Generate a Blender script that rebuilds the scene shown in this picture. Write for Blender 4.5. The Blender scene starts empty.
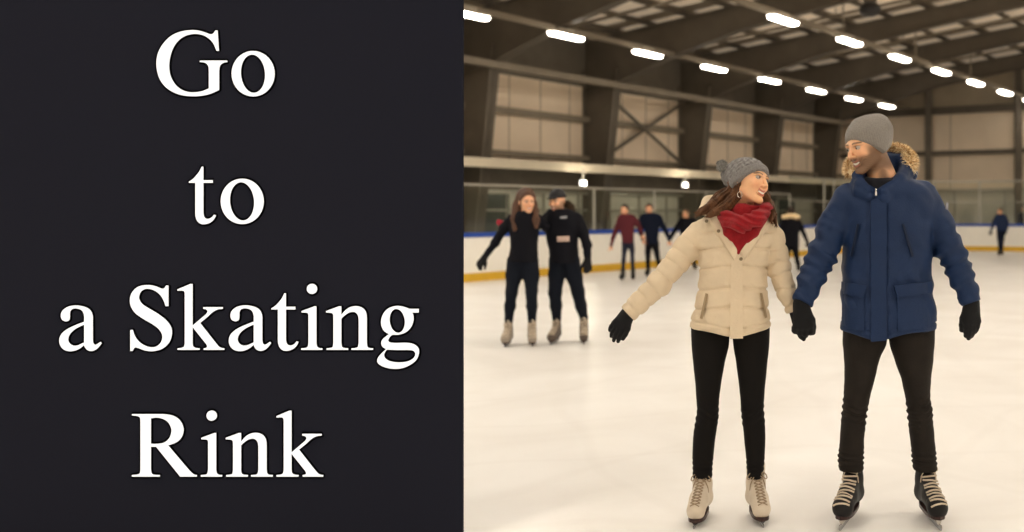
import bpy, math, random
import numpy as np
from mathutils import Vector, Matrix

# ------------------------------------------------------------------ camera, world, exposure
S = bpy.context.scene
COL = S.collection
PCX, PCY, FPX, CAMZ = 743.0, 212.0, 1050.0, 1.40      # principal point, focal length in pixels, eye height
cam_d = bpy.data.cameras.new('camera')
cam = bpy.data.objects.new('camera', cam_d)
COL.objects.link(cam)
cam.location = (0, 0, CAMZ)
cam.rotation_euler = (math.pi / 2, 0, 0)
cam_d.sensor_width = 36.0
cam_d.lens = 36.0 * FPX / 1024
cam_d.shift_x = (512 - PCX) / 1024
cam_d.shift_y = -(266 - PCY) / 1024
cam_d.clip_start = 0.05
cam_d.clip_end = 200
cam_d.dof.use_dof = True
cam_d.dof.focus_distance = 4.65
cam_d.dof.aperture_fstop = 1.75
S.camera = cam

w = bpy.data.worlds.new('world')
S.world = w
w.use_nodes = True
w.node_tree.nodes['Background'].inputs[0].default_value = (1.0, 0.86, 0.7, 1)
w.node_tree.nodes['Background'].inputs[1].default_value = 0.05

S.view_settings.view_transform = 'Standard'
S.view_settings.look = 'None'
S.view_settings.gamma = 1
S.view_settings.use_curve_mapping = False
S.view_settings.exposure = 1.95
LAMP = 5.6                                            # strength of every strip light
LAMP_COL = (1.0, 0.92, 0.80)


def P(px, py, Y):
    """a point of the place seen at pixel (px, py), Y metres down the view axis"""
    return np.array([(px - PCX) / FPX * Y, Y, CAMZ + (PCY - py) / FPX * Y])


# ------------------------------------------------------------------ materials
MATS = {}


def mat(name, col, rough=0.8, metal=0.0, noise=0.0, nscale=20.0, bump=0.0, bscale=60.0, emit=None, strength=1.0,
        paint=False, sheen=0.0, trans=0.0, spec=0.3, sss=0.0, stretch=None, wave=None):
    if name in MATS:
        return MATS[name]
    m = bpy.data.materials.new(name)
    m.use_nodes = True
    nt = m.node_tree
    b = nt.nodes['Principled BSDF']
    b.inputs['Base Color'].default_value = (*col, 1)
    b.inputs['Roughness'].default_value = rough
    b.inputs['Metallic'].default_value = metal
    b.inputs['Specular IOR Level'].default_value = spec
    if sheen:
        b.inputs['Sheen Weight'].default_value = sheen
        b.inputs['Sheen Roughness'].default_value = 0.5
    if trans:
        b.inputs['Transmission Weight'].default_value = trans
    if sss:
        b.inputs['Subsurface Weight'].default_value = sss
        b.inputs['Subsurface Radius'].default_value = (0.01, 0.004, 0.002)
        b.inputs['Subsurface Scale'].default_value = 1.0
    if emit is not None:
        b.inputs['Emission Color'].default_value = (*emit, 1)
        b.inputs['Emission Strength'].default_value = strength
    L = nt.links
    tc = nt.nodes.new('ShaderNodeTexCoord')
    vec = tc.outputs['Object']
    if stretch:
        mp = nt.nodes.new('ShaderNodeMapping')
        mp.inputs['Scale'].default_value = stretch
        L.new(vec, mp.inputs[0])
        vec = mp.outputs[0]
    src = None
    if paint:
        a = nt.nodes.new('ShaderNodeAttribute')
        a.attribute_name = 'paint'
        src = a.outputs['Color']
        L.new(src, b.inputs['Base Color'])
    if noise:
        n = nt.nodes.new('ShaderNodeTexNoise')
        n.inputs['Scale'].default_value = nscale
        n.inputs['Detail'].default_value = 5
        L.new(vec, n.inputs['Vector'])
        mr = nt.nodes.new('ShaderNodeMapRange')
        mr.inputs[1].default_value = 0.3
        mr.inputs[2].default_value = 0.7
        mr.inputs[3].default_value = 1 - noise
        mr.inputs[4].default_value = 1 + noise
        L.new(n.outputs['Fac'], mr.inputs[0])
        mx = nt.nodes.new('ShaderNodeVectorMath')
        mx.operation = 'SCALE'
        if src is None:
            mx.inputs[0].default_value = col
        else:
            L.new(src, mx.inputs[0])
        L.new(mr.outputs[0], mx.inputs['Scale'])
        L.new(mx.outputs[0], b.inputs['Base Color'])
    if bump:
        if wave:
            n2 = nt.nodes.new('ShaderNodeTexWave')
            n2.wave_type = 'BANDS'
            n2.bands_direction = wave
            n2.inputs['Scale'].default_value = bscale
            n2.inputs['Distortion'].default_value = 1.0
        else:
            n2 = nt.nodes.new('ShaderNodeTexNoise')
            n2.inputs['Scale'].default_value = bscale
            n2.inputs['Detail'].default_value = 4
        L.new(vec, n2.inputs['Vector'])
        bp = nt.nodes.new('ShaderNodeBump')
        bp.inputs['Strength'].default_value = bump
        bp.inputs['Distance'].default_value = 0.01
        L.new(n2.outputs['Fac'], bp.inputs['Height'])
        L.new(bp.outputs[0], b.inputs['Normal'])
    MATS[name] = m
    return m


# ------------------------------------------------------------------ objects
def tag(o, label=None, cat=None, group=None, kind=None):
    if label: o['label'] = label
    if cat: o['category'] = cat
    if group: o['group'] = group
    if kind: o['kind'] = kind
    return o


def empty(name, loc, label=None, cat=None, group=None, kind=None):
    o = bpy.data.objects.new(name, None)
    COL.objects.link(o)
    o.location = [float(c) for c in loc]
    o.empty_display_size = 0.1
    return tag(o, label, cat, group, kind)


def origin_of(o):
    v = np.zeros(3)
    while o is not None:
        v = v + np.array(o.location)
        o = o.parent
    return v


def mesh(name, V, F, m, parent=None, smooth=True, paint=None, pivot=None):
    """vertices are given in world space; the object hangs under its parent"""
    V = np.asarray(V, dtype=float).reshape(-1, 3)
    off = origin_of(parent) if parent is not None else np.zeros(3)
    if parent is None and pivot is not None:
        off = np.array(pivot, dtype=float)
    me = bpy.data.meshes.new(name)
    me.from_pydata((V - off).tolist(), [], [tuple(int(i) for i in f) for f in F])
    me.materials.append(m)
    if smooth:
        me.polygons.foreach_set('use_smooth', [True] * len(me.polygons))
    if paint is not None:
        ca = me.color_attributes.new('paint', 'FLOAT_COLOR', 'POINT')
        c = np.ones((len(V), 4), dtype=np.float32)
        c[:, :3] = paint
        ca.data.foreach_set('color', c.ravel())
    me.update()
    o = bpy.data.objects.new(name, me)
    COL.objects.link(o)
    if parent is not None:
        o.parent = parent
    elif pivot is not None:
        o.location = [float(c) for c in pivot]
    return o


class MB:
    """collects boxes, bars and tubes into one mesh"""
    def __init__(self):
        self.V, self.F = [], []

    def add(self, V, F):
        n = len(self.V)
        self.V += [tuple(float(c) for c in v) for v in V]
        self.F += [tuple(i + n for i in f) for f in F]

    def hexa(self, c8):
        self.add(c8, [(0, 3, 2, 1), (4, 5, 6, 7), (0, 1, 5, 4), (1, 2, 6, 5), (2, 3, 7, 6), (3, 0, 4, 7)])

    def box(self, c, s, ax=None, fn=None):
        c = np.array(c, float)
        ax = np.eye(3) if ax is None else np.array(ax, float)
        pts = []
        for z in (-.5, .5):
            for x, y in ((-.5, -.5), (.5, -.5), (.5, .5), (-.5, .5)):
                pts.append(c + ax[0] * x * s[0] + ax[1] * y * s[1] + ax[2] * z * s[2])
        if fn: pts = [fn(p) for p in pts]
        self.hexa(pts)

    def bar(self, a, b, wd, ht, up=(0, 0, 1)):
        a, b = np.array(a, float), np.array(b, float)
        d = b - a
        L = np.linalg.norm(d)
        d = d / L
        u = np.array(up, float)
        s = np.cross(d, u)
        s /= np.linalg.norm(s)
        u = np.cross(s, d)
        self.box((a + b) / 2, (L, wd, ht), (d, s, u))

    def tube(self, pts, r, n=8, closed=False, cap=True):
        pts = [np.array(p, float) for p in pts]
        m = len(pts)
        rr = r if hasattr(r, '__len__') else [r] * m
        V = []
        prev = None
        for i, p in enumerate(pts):
            if closed:
                t = pts[(i + 1) % m] - pts[i - 1]
            else:
                t = pts[min(i + 1, m - 1)] - pts[max(i - 1, 0)]
            t = t / (np.linalg.norm(t) + 1e-12)
            if prev is None:
                a = np.array([0, 0, 1.0]) if abs(t[2]) < .9 else np.array([1.0, 0, 0])
                u = np.cross(t, a)
            else:
                u = prev - t * np.dot(prev, t)
            u /= (np.linalg.norm(u) + 1e-12)
            prev = u
            v = np.cross(t, u)
            for k in range(n):
                an = 2 * math.pi * k / n
                V.append(p + rr[i] * (math.cos(an) * u + math.sin(an) * v))
        F = []
        for i in range(m if closed else m - 1):
            j = (i + 1) % m
            for k in range(n):
                k2 = (k + 1) % n
                F.append((i * n + k, i * n + k2, j * n + k2, j * n + k))
        if not closed and cap:
            F.append(tuple(range(n))[::-1])
            F.append(tuple((m - 1) * n + k for k in range(n)))
        self.add(V, F)

    def sphere(self, c, r, nu=12, nv=8, sc=(1, 1, 1)):
        V, F = [], []
        for j in range(nv + 1):
            ph = math.pi * j / nv
            for i in range(nu):
                th = 2 * math.pi * i / nu
                V.append((c[0] + r * sc[0] * math.sin(ph) * math.cos(th), c[1] + r * sc[1] * math.sin(ph) * math.sin(th), c[2] + r * sc[2] * math.cos(ph)))
        for j in range(nv):
            for i in range(nu):
                i2 = (i + 1) % nu
                F.append((j * nu + i, (j + 1) * nu + i, (j + 1) * nu + i2, j * nu + i2))
        self.add(V, F)

    def build(self, name, m, parent=None, smooth=False, pivot=None):
        return mesh(name, self.V, self.F, m, parent, smooth, pivot=pivot)


# ------------------------------------------------------------------ implicit surfaces (surface nets on a rectilinear grid)
def axis_pts(lo, hi, h, fine=None):
    if fine is None:
        return np.arange(lo, hi + h, h, dtype=np.float32)
    a, b, hf = fine
    a, b = max(a, lo), min(b, hi)
    p1 = np.linspace(lo, a, max(1, int(round((a - lo) / h))), endpoint=False) if a > lo else np.array([])
    p2 = np.linspace(a, b, int(round((b - a) / hf)), endpoint=False)
    p3 = np.linspace(b, hi, max(2, int(round((hi - b) / h)) + 1)) if hi > b else np.array([b])
    return np.concatenate([p1, p2, p3]).astype(np.float32)


def surfnet(f, xs, ys, zs):
    X, Y, Z = xs[:, None, None], ys[None, :, None], zs[None, None, :]
    D = np.ascontiguousarray(np.broadcast_to(f(X, Y, Z), (len(xs), len(ys), len(zs))), dtype=np.float32).copy()
    D[0] = D[-1] = 1
    D[:, 0] = D[:, -1] = 1
    D[:, :, 0] = D[:, :, -1] = 1
    I = D < 0
    cnt = np.zeros(tuple(s - 1 for s in D.shape), np.int8)
    nx, ny, nz = cnt.shape
    for a in (0, 1):
        for b in (0, 1):
            for c in (0, 1):
                cnt += I[a:a + nx, b:b + ny, c:c + nz]
    act = np.argwhere((cnt > 0) & (cnt < 8))
    idx = -np.ones(cnt.shape, np.int32)
    idx[act[:, 0], act[:, 1], act[:, 2]] = np.arange(len(act))
    corners = [(a, b, c) for a in (0, 1) for b in (0, 1) for c in (0, 1)]
    cv = {k: D[act[:, 0] + k[0], act[:, 1] + k[1], act[:, 2] + k[2]] for k in corners}
    acc = np.zeros((len(act), 3))
    num = np.zeros(len(act))
    for k in corners:
        for ax in range(3):
            if k[ax] == 0:
                k2 = list(k); k2[ax] = 1; k2 = tuple(k2)
                d0, d1 = cv[k], cv[k2]
                m = (d0 < 0) != (d1 < 0)
                t = np.where(m, d0 / np.where(m, d0 - d1, 1), 0)
                p = np.tile(np.array(k, float), (len(act), 1))
                p[:, ax] = t
                acc += p * m[:, None]
                num += m
    fr = acc / num[:, None]
    A = [xs, ys, zs]
    V = np.stack([A[i][act[:, i]] + fr[:, i] * (A[i][act[:, i] + 1] - A[i][act[:, i]]) for i in range(3)], 1)
    Fs = []
    for ax in range(3):
        s0 = [slice(None)] * 3; s1 = [slice(None)] * 3
        s0[ax] = slice(0, -1); s1[ax] = slice(1, None)
        A0, A1 = I[tuple(s0)], I[tuple(s1)]
        e = np.argwhere(A0 != A1)
        if len(e) == 0: continue
        flip = A0[e[:, 0], e[:, 1], e[:, 2]]
        b, c = (ax + 1) % 3, (ax + 2) % 3
        q = []
        for db, dc in ((-1, -1), (0, -1), (0, 0), (-1, 0)):
            g = e.copy(); g[:, b] += db; g[:, c] += dc
            q.append(idx[g[:, 0], g[:, 1], g[:, 2]])
        q = np.stack(q, 1)
        q[~flip] = q[~flip][:, ::-1]
        Fs.append(q)
    return V, np.concatenate(Fs)


def sdf_obj(name, f, lo, hi, h, m, parent, paint=None, fine=None, relax=0):
    ax = [axis_pts(lo[i], hi[i], h, fine[i] if fine else None) for i in range(3)]
    V, F = surfnet(f, *ax)
    for _ in range(relax):
        s = np.zeros_like(V); n = np.zeros(len(V))
        for a, b in ((0, 1), (1, 2), (2, 3), (3, 0)):
            np.add.at(s, F[:, a], V[F[:, b]]); np.add.at(n, F[:, a], 1)
            np.add.at(s, F[:, b], V[F[:, a]]); np.add.at(n, F[:, b], 1)
        V = V * .5 + .5 * s / np.maximum(n, 1)[:, None]
    col = paint(V[:, 0], V[:, 1], V[:, 2]) if paint else None
    return mesh(name, V, F, m, parent, True, col)


def smin(a, b, k):
    h = np.clip(0.5 + 0.5 * (b - a) / k, 0, 1)
    return b + (a - b) * h - k * h * (1 - h)


def smax(a, b, k):
    return -smin(-a, -b, k)


def seg(X, Y, Z, a, b, ra, rb, sy=1.0):
    """rounded cone from a to b; sy squashes it in depth"""
    a, b = np.asarray(a, float), np.asarray(b, float)
    d = b - a
    px, py, pz = X - a[0], Y - a[1], Z - a[2]
    t = np.clip((px * d[0] + py * d[1] + pz * d[2]) / (d @ d + 1e-12), 0, 1)
    return np.sqrt((px - t * d[0]) ** 2 + ((py - t * d[1]) / sy) ** 2 + (pz - t * d[2]) ** 2) - (ra + (rb - ra) * t)


def chain(X, Y, Z, pts, rad, k=0.01, sy=1.0):
    d = None
    for i in range(len(pts) - 1):
        e = seg(X, Y, Z, pts[i], pts[i + 1], rad[i], rad[i + 1], sy)
        d = e if d is None else smin(d, e, k)
    return d


def chain_s(X, Y, Z, pts):
    """length along the chain at the nearest point"""
    best, out, L = None, None, 0.0
    for i in range(len(pts) - 1):
        a, b = np.asarray(pts[i], float), np.asarray(pts[i + 1], float)
        d = b - a
        l = np.linalg.norm(d)
        px, py, pz = X - a[0], Y - a[1], Z - a[2]
        t = np.clip((px * d[0] + py * d[1] + pz * d[2]) / (l * l), 0, 1)
        q = (px - t * d[0]) ** 2 + (py - t * d[1]) ** 2 + (pz - t * d[2]) ** 2
        s = L + t * l
        if best is None:
            best, out = q, s
        else:
            m = q < best
            out = np.where(m, s, out)
            best = np.minimum(q, best)
        L += l
    return out


def ell(X, Y, Z, c, r):
    k = np.sqrt(((X - c[0]) / r[0]) ** 2 + ((Y - c[1]) / r[1]) ** 2 + ((Z - c[2]) / r[2]) ** 2)
    return (k - 1) * min(r)


class Loft:
    """stack of superellipses over z; rows (z, cx, cy, a, b)"""
    def __init__(self, rows, n=2.3, smooth=0.012):
        rows = sorted(rows)
        z = np.array([r[0] for r in rows])
        self.z = np.linspace(z[0], z[-1], 400)
        sd = max(1, int(smooth / (self.z[1] - self.z[0])))
        ker = np.exp(-0.5 * (np.arange(-3 * sd, 3 * sd + 1) / sd) ** 2); ker /= ker.sum()
        self.t = []
        for i in range(1, 5):
            v = np.interp(self.z, z, [r[i] for r in rows])
            self.t.append(np.convolve(np.pad(v, 3 * sd, mode='edge'), ker, 'valid'))
        self.n = n

    def at(self, Z):
        return [np.interp(Z, self.z, t) for t in self.t]

    def d(self, X, Y, Z, grow=0.0, cap=True):
        cx, cy, a, b = self.at(Z)
        a = a + grow; b = b + grow
        k = (np.abs((X - cx) / a) ** self.n + np.abs((Y - cy) / b) ** self.n) ** (1 / self.n)
        d = (k - 1) * np.minimum(a, b)
        if cap:
            d = smax(d, np.maximum(Z - self.z[-1] - grow, self.z[0] - grow - Z), 0.012)
        return d

    def front(self, x, z, off=0.0):
        cx, cy, a, b = self.at(z)
        q = np.clip(1 - np.abs((x - cx) / (a + off)) ** self.n, 0, 1) ** (1 / self.n)
        return cy - (b + off) * q


def wob(X, Y, Z, f, s=0.0):
    return (np.sin(f * X + 1.7 * np.sin(f * .6 * Z + s) + s) * np.sin(f * .8 * Z + 1.3 * np.sin(f * .7 * X - s)) + 0.6 * np.sin(f * 1.1 * Y + f * .5 * Z + 2 * s)) / 1.6


def rot(yaw, pitch, roll=0.0):
    a, b, c = math.radians(yaw), math.radians(pitch), math.radians(roll)
    Rz = np.array([[math.cos(a), -math.sin(a), 0], [math.sin(a), math.cos(a), 0], [0, 0, 1]])
    Rx = np.array([[1, 0, 0], [0, math.cos(b), -math.sin(b)], [0, math.sin(b), math.cos(b)]])
    Ry = np.array([[math.cos(c), 0, math.sin(c)], [0, 1, 0], [-math.sin(c), 0, math.cos(c)]])
    return Ry @ Rz @ Rx

# ------------------------------------------------------------------ the building (u along the rink, v across it)
TH = math.atan(0.597)
D1 = np.array([math.sin(TH), math.cos(TH), 0.0])
D2 = np.array([math.cos(TH), -math.sin(TH), 0.0])


def R(u, v, z):
    return D1 * u + D2 * v + np.array([0, 0, z])


AX = (D1, D2, np.array([0, 0, 1.0]))
UEND, UBACK, VW = 42.0, -16.0, 20.0
BU, BB, BV, BR = 37.0, -12.0, 15.5, 5.0              # boards: far end, near end, side, corner radius

M_STEEL = mat('brown_painted_steel', (0.105, 0.086, 0.064), 0.6, noise=.12, nscale=2)
M_RAIL = mat('tan_painted_steel', (0.20, 0.165, 0.12), 0.6, noise=.1, nscale=2)
M_PANEL = mat('tan_wall_panel', (0.72, 0.585, 0.44), 0.75, noise=.07, nscale=.8)
M_PANEL2 = mat('grey_lower_wall', (0.55, 0.52, 0.43), 0.75, noise=.1, nscale=1.2)
M_DARK = mat('dark_paint_and_shade', (0.13, 0.11, 0.085), 0.8, noise=.1, nscale=2)
M_FASCIA = mat('cream_fascia', (0.62, 0.54, 0.41), 0.95, noise=.06, nscale=2)
M_ROOF = mat('roof_sheet', (0.30, 0.245, 0.175), 0.7, noise=.12, nscale=1)
M_ROOFL = mat('glowing_pale_roof_sheet', (0.74, 0.62, 0.47), 0.7, noise=.08, nscale=1, emit=(1, .82, .62), strength=.035)  # faint emission added to brighten the roof sheets
M_CONC = mat('rubber_walkway', (0.10, 0.095, 0.085), 0.8, noise=.2, nscale=5)
M_BOARD = mat('white_board_plastic', (0.90, 0.87, 0.80), 0.35, noise=.03, nscale=2)
M_YEL = mat('yellow_kick_plate', (0.72, 0.43, 0.03), 0.4, noise=.05, nscale=3)
M_BLUE = mat('blue_board_cap', (0.02, 0.07, 0.36), 0.4)
M_WFRAME = mat('pale_metal_frame', (0.36, 0.34, 0.29), 0.4, metal=.3)
M_GLASS = bpy.data.materials.new('rink_glass')
M_GLASS.use_nodes = True
_n = M_GLASS.node_tree
_n.nodes.clear()
_o = _n.nodes.new('ShaderNodeOutputMaterial'); _t = _n.nodes.new('ShaderNodeBsdfTransparent'); _g = _n.nodes.new('ShaderNodeBsdfGlossy')
_m = _n.nodes.new('ShaderNodeMixShader')
_t.inputs[0].default_value = (.93, .95, .92, 1); _g.inputs['Roughness'].default_value = .05; _m.inputs[0].default_value = .04
_n.links.new(_t.outputs[0], _m.inputs[1]); _n.links.new(_g.outputs[0], _m.inputs[2]); _n.links.new(_m.outputs[0], _o.inputs[0])

# ice: milky, softly glossy, skate scratches
M_ICE = bpy.data.materials.new('ice')
M_ICE.use_nodes = True
nt = M_ICE.node_tree
b = nt.nodes['Principled BSDF']
b.inputs['Roughness'].default_value = .32
b.inputs['Specular IOR Level'].default_value = .32
tc = nt.nodes.new('ShaderNodeTexCoord')
n1 = nt.nodes.new('ShaderNodeTexNoise'); n1.inputs['Scale'].default_value = .7; n1.inputs['Detail'].default_value = 6; n1.inputs['Distortion'].default_value = 1.2
nt.links.new(tc.outputs['Object'], n1.inputs['Vector'])
cr = nt.nodes.new('ShaderNodeValToRGB')
cr.color_ramp.elements[0].position = .3; cr.color_ramp.elements[0].color = (.80, .775, .745, 1)
cr.color_ramp.elements[1].position = .7; cr.color_ramp.elements[1].color = (.90, .885, .865, 1)
nt.links.new(n1.outputs['Fac'], cr.inputs[0])
mixp = None
prev = cr.outputs[0]
for k, (ang, scl) in enumerate(((.5, 1.0), (1.4, 1.3), (-.4, .8))):
    mp = nt.nodes.new('ShaderNodeMapping'); mp.inputs['Rotation'].default_value = (0, 0, ang); mp.inputs['Location'].default_value = (k * 3.1, k, 0)
    nt.links.new(tc.outputs['Object'], mp.inputs[0])
    wv = nt.nodes.new('ShaderNodeTexWave'); wv.inputs['Scale'].default_value = .22 * scl; wv.inputs['Distortion'].default_value = 9; wv.inputs['Detail'].default_value = 3; wv.inputs['Detail Scale'].default_value = .6
    nt.links.new(mp.outputs[0], wv.inputs['Vector'])
    mr = nt.nodes.new('ShaderNodeMapRange'); mr.inputs[1].default_value = .985; mr.inputs[2].default_value = 1.0; mr.inputs[3].default_value = 0; mr.inputs[4].default_value = .10
    nt.links.new(wv.outputs['Fac'], mr.inputs[0])
    mx = nt.nodes.new('ShaderNodeMix'); mx.data_type = 'RGBA'
    nt.links.new(mr.outputs[0], mx.inputs['Factor']); nt.links.new(prev, mx.inputs['A']); mx.inputs['B'].default_value = (.66, .62, .58, 1)
    prev = mx.outputs['Result']
nt.links.new(prev, b.inputs['Base Color'])
n3 = nt.nodes.new('ShaderNodeTexNoise'); n3.inputs['Scale'].default_value = 14; n3.inputs['Detail'].default_value = 6
nt.links.new(tc.outputs['Object'], n3.inputs['Vector'])
bp = nt.nodes.new('ShaderNodeBump'); bp.inputs['Strength'].default_value = .12; bp.inputs['Distance'].default_value = .01
nt.links.new(n3.outputs['Fac'], bp.inputs['Height']); nt.links.new(bp.outputs[0], b.inputs['Normal'])


def loop_pts(off=0.0, n=10):
    """the rounded outline of the boards, as (u, v) pairs"""
    out = []
    r = BR + off
    for cu, cv, a0 in ((BU - BR, -(BV - BR), 270), (BU - BR, BV - BR, 0), (BB + BR, BV - BR, 90), (BB + BR, -(BV - BR), 180)):
        for k in range(n + 1):
            a = math.radians(a0 + 90 * k / n)
            # a measured from +u towards +v
            out.append((cu + r * math.cos(a), cv + r * math.sin(a)))
    return out


# order: corner at far-left runs from -v to +u ; a=270 -> direction -v, a=360 -> +u
LP = loop_pts()


def ring(z0, z1, o0, o1):
    """a closed strip around the rink between heights z0..z1 and offsets o0..o1"""
    A, B = loop_pts(o0), loop_pts(o1)
    n = len(A)
    V, F = [], []
    for (ua, va), (ub, vb) in zip(A, B):
        V += [R(ua, va, z0), R(ub, vb, z0), R(ub, vb, z1), R(ua, va, z1)]
    for i in range(n):
        j = (i + 1) % n
        for k in range(4):
            k2 = (k + 1) % 4
            F.append((i * 4 + k, j * 4 + k, j * 4 + k2, i * 4 + k2))
    return V, F


# floors
mb = MB(); mb.box(R((UEND + UBACK) / 2, 0, -.06), (UEND - UBACK, 2 * VW, .1), AX)
tag(mb.build('floor', M_CONC), 'dark rubber walkway floor outside the ice rink', None, None, 'structure')
V = [R(u, v, 0) for u, v in loop_pts(-.01)]
n = len(V)
V2 = V + [v - np.array([0, 0, .012]) for v in V]
F = [tuple(range(n))] + [(i, i + n, (i + 1) % n + n, (i + 1) % n) for i in range(n)]
tag(mesh('ice_floor', V2, F, M_ICE, smooth=False), 'white scratched ice surface of the rink', None, None, 'structure')

# boards with blue cap and yellow kick plate
rb = empty('rink_boards', R(BU, 0, 0), 'white rink boards with blue cap, yellow kick plate and glass shield around the ice', 'rink boards')
mesh('board_panel', *ring(0, .89, 0, .06), M_BOARD, rb, smooth=False)
o = mesh('kick_plate', *ring(0.0, .17, -.014, .0), M_YEL, rb, smooth=False); o['label'] = 'yellow kick plate along the ice'
o = mesh('cap_rail', *ring(.89, .985, -.03, .10), M_BLUE, rb, smooth=False); o['label'] = 'blue cap rail'

# protective glass: low along the left side, higher round the far end
gl = rb
path = [(u, -BV) for u in np.arange(12.0, BU - BR, 2.4)]
cpath = [(u, v) for u, v in loop_pts(.03)[0:11:2]]
epath = [(BU + .03, v) for v in np.arange(-(BV - BR) + 1.5, 12.0, 1.6)]
gp = [(u, v, 1.95 if u < 29.5 else 2.5) for u, v in path] + [(u, v, 2.5) for u, v in cpath] + [(u, v, 2.3) for u, v in epath]
gfr = MB()
for i in range(len(gp) - 1):
    (u0, v0, h0), (u1, v1, h1) = gp[i], gp[i + 1]
    h = h1
    a, b_ = R(u0, v0, 0.99), R(u1, v1, 0.99)
    pm = MB(); pm.bar(a + [0, 0, (h - 0.99) / 2], b_ + [0, 0, (h - 0.99) / 2], .012, h - 1.0)
    pm.build('glass_pane', M_GLASS, gl)
    gfr.bar(R(u0, v0, h), R(u1, v1, h), .05, .05)
    if h > 2 and u0 < BU:
        gfr.bar(R(u0, v0, 1.75), R(u1, v1, 1.75), .04, .04)
for i, (u, v, h) in enumerate(gp):
    pm = MB(); pm.bar(R(u, v, .985), R(u, v, h + .02), .055, .055, up=(1, 0, 0)); pm.build('post', M_WFRAME, gl)
gfr.build('glass_rail', M_WFRAME, gl)

# walls
def wallbox(name, u0, u1, v0, v1, z0, z1, m, label=None):
    mb = MB(); mb.box(R((u0 + u1) / 2, (v0 + v1) / 2, (z0 + z1) / 2), (abs(u1 - u0), abs(v1 - v0), z1 - z0), AX)
    return tag(mb.build(name, m), label, None, None, 'structure')


EAVE = 6.75
def roofz(v): return EAVE + .105 * (VW - abs(v))
wallbox('wall_left', UBACK, UEND, -VW - .2, -VW, 2.8, 5.1, M_PANEL, 'tan panelled upper side wall between the steel columns')
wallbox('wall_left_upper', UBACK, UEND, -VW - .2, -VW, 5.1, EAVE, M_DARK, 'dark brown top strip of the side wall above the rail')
wallbox('wall_left_lower', UBACK, UEND, -VW - .2, -VW, -.01, 2.8, M_PANEL2, 'grey lower wall behind the rink boards')
wallbox('wall_right', UBACK, UEND, VW, VW + .2, -.01, EAVE, M_PANEL)
for nm, u in (('wall_end', UEND + .1), ('wall_back', UBACK - .1)):
    V = []
    for du in (-.1, .1):
        V += [R(u + du, -VW - .2, 2.3), R(u + du, VW + .2, 2.3), R(u + du, VW + .2, EAVE), R(u + du, 0, roofz(0)), R(u + du, -VW - .2, EAVE)]
    F = [(4, 3, 2, 1, 0), (5, 6, 7, 8, 9)] + [(i, (i + 1) % 5, (i + 1) % 5 + 5, i + 5) for i in range(5)]
    tag(mesh(nm, V, F, M_PANEL, smooth=False), 'tan panelled gable wall at the far end of the hall' if nm == 'wall_end' else None, None, None, 'structure')
    wallbox(nm + '_lower', u - .1, u + .1, -VW - .2, VW + .2, -.01, 2.3, M_PANEL2, 'grey lower wall at the far end of the hall' if nm == 'wall_end' else None)
V = [R(UEND - .03, -VW, 5.6), R(UEND - .03, VW, 5.6), R(UEND - .03, VW, EAVE), R(UEND - .03, 0, roofz(0)), R(UEND - .03, -VW, EAVE)]
V += [v + D1 * .03 for v in V]
tag(mesh('wall_end_upper', V, [(4, 3, 2, 1, 0), (5, 6, 7, 8, 9)] + [(i, (i + 1) % 5, (i + 1) % 5 + 5, i + 5) for i in range(5)], M_ROOF, smooth=False), 'brown upper gable of the far end wall above the beam', None, None, 'structure')
# panel joints on the walls
mb = MB()
for u in np.arange(14.9, UEND, 1.25):
    mb.box(R(u, -VW + .004, 4.0), (.02, .012, 2.4), AX)
for v in np.arange(-18, 18, 3.0):
    mb.box(R(UEND - .004, v, 4.4), (.012, .025, 4.2), AX)
tag(mb.build('trim_1', M_RAIL), None, None, None, 'structure')
# roof in two slopes
for nm, s in (('ceiling', -1), ('ceiling_right', 1)):
    V = []
    for du in (UBACK - .3, UEND + .3):
        for dz in (0, .12):
            V += [R(du, s * (VW + .4), EAVE - .04 + dz), R(du, 0, roofz(0) + dz)]
    F = [(0, 1, 5, 4), (2, 6, 7, 3), (0, 4, 6, 2), (1, 3, 7, 5), (0, 2, 3, 1), (4, 5, 7, 6)]
    tag(mesh(nm, V, F, M_ROOF, smooth=False), 'brown sheet metal roof above the rink' if s < 0 else None, None, None, 'structure')
# pale roof panels between purlins (left slope), with an added faint glow
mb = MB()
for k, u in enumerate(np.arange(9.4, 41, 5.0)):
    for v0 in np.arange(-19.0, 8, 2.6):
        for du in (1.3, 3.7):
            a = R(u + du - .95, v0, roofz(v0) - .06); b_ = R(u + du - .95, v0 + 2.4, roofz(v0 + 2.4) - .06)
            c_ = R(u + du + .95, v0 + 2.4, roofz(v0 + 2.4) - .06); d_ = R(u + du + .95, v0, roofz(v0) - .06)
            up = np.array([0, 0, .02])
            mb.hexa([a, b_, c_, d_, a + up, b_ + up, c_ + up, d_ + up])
tag(mb.build('ceiling_pale_sheets', M_ROOFL), 'pale sheets with an added faint glow between the roof purlins', None, None, 'structure')
mb = MB()
for v in np.arange(-19.1, 19.2, 1.3):
    mb.bar(R(UBACK, v, roofz(v) - .16), R(UEND, v, roofz(v) - .16), .07, .13)
tag(mb.build('trim_2', M_STEEL), 'roof purlins running the length of the hall', None, None, 'structure')

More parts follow.
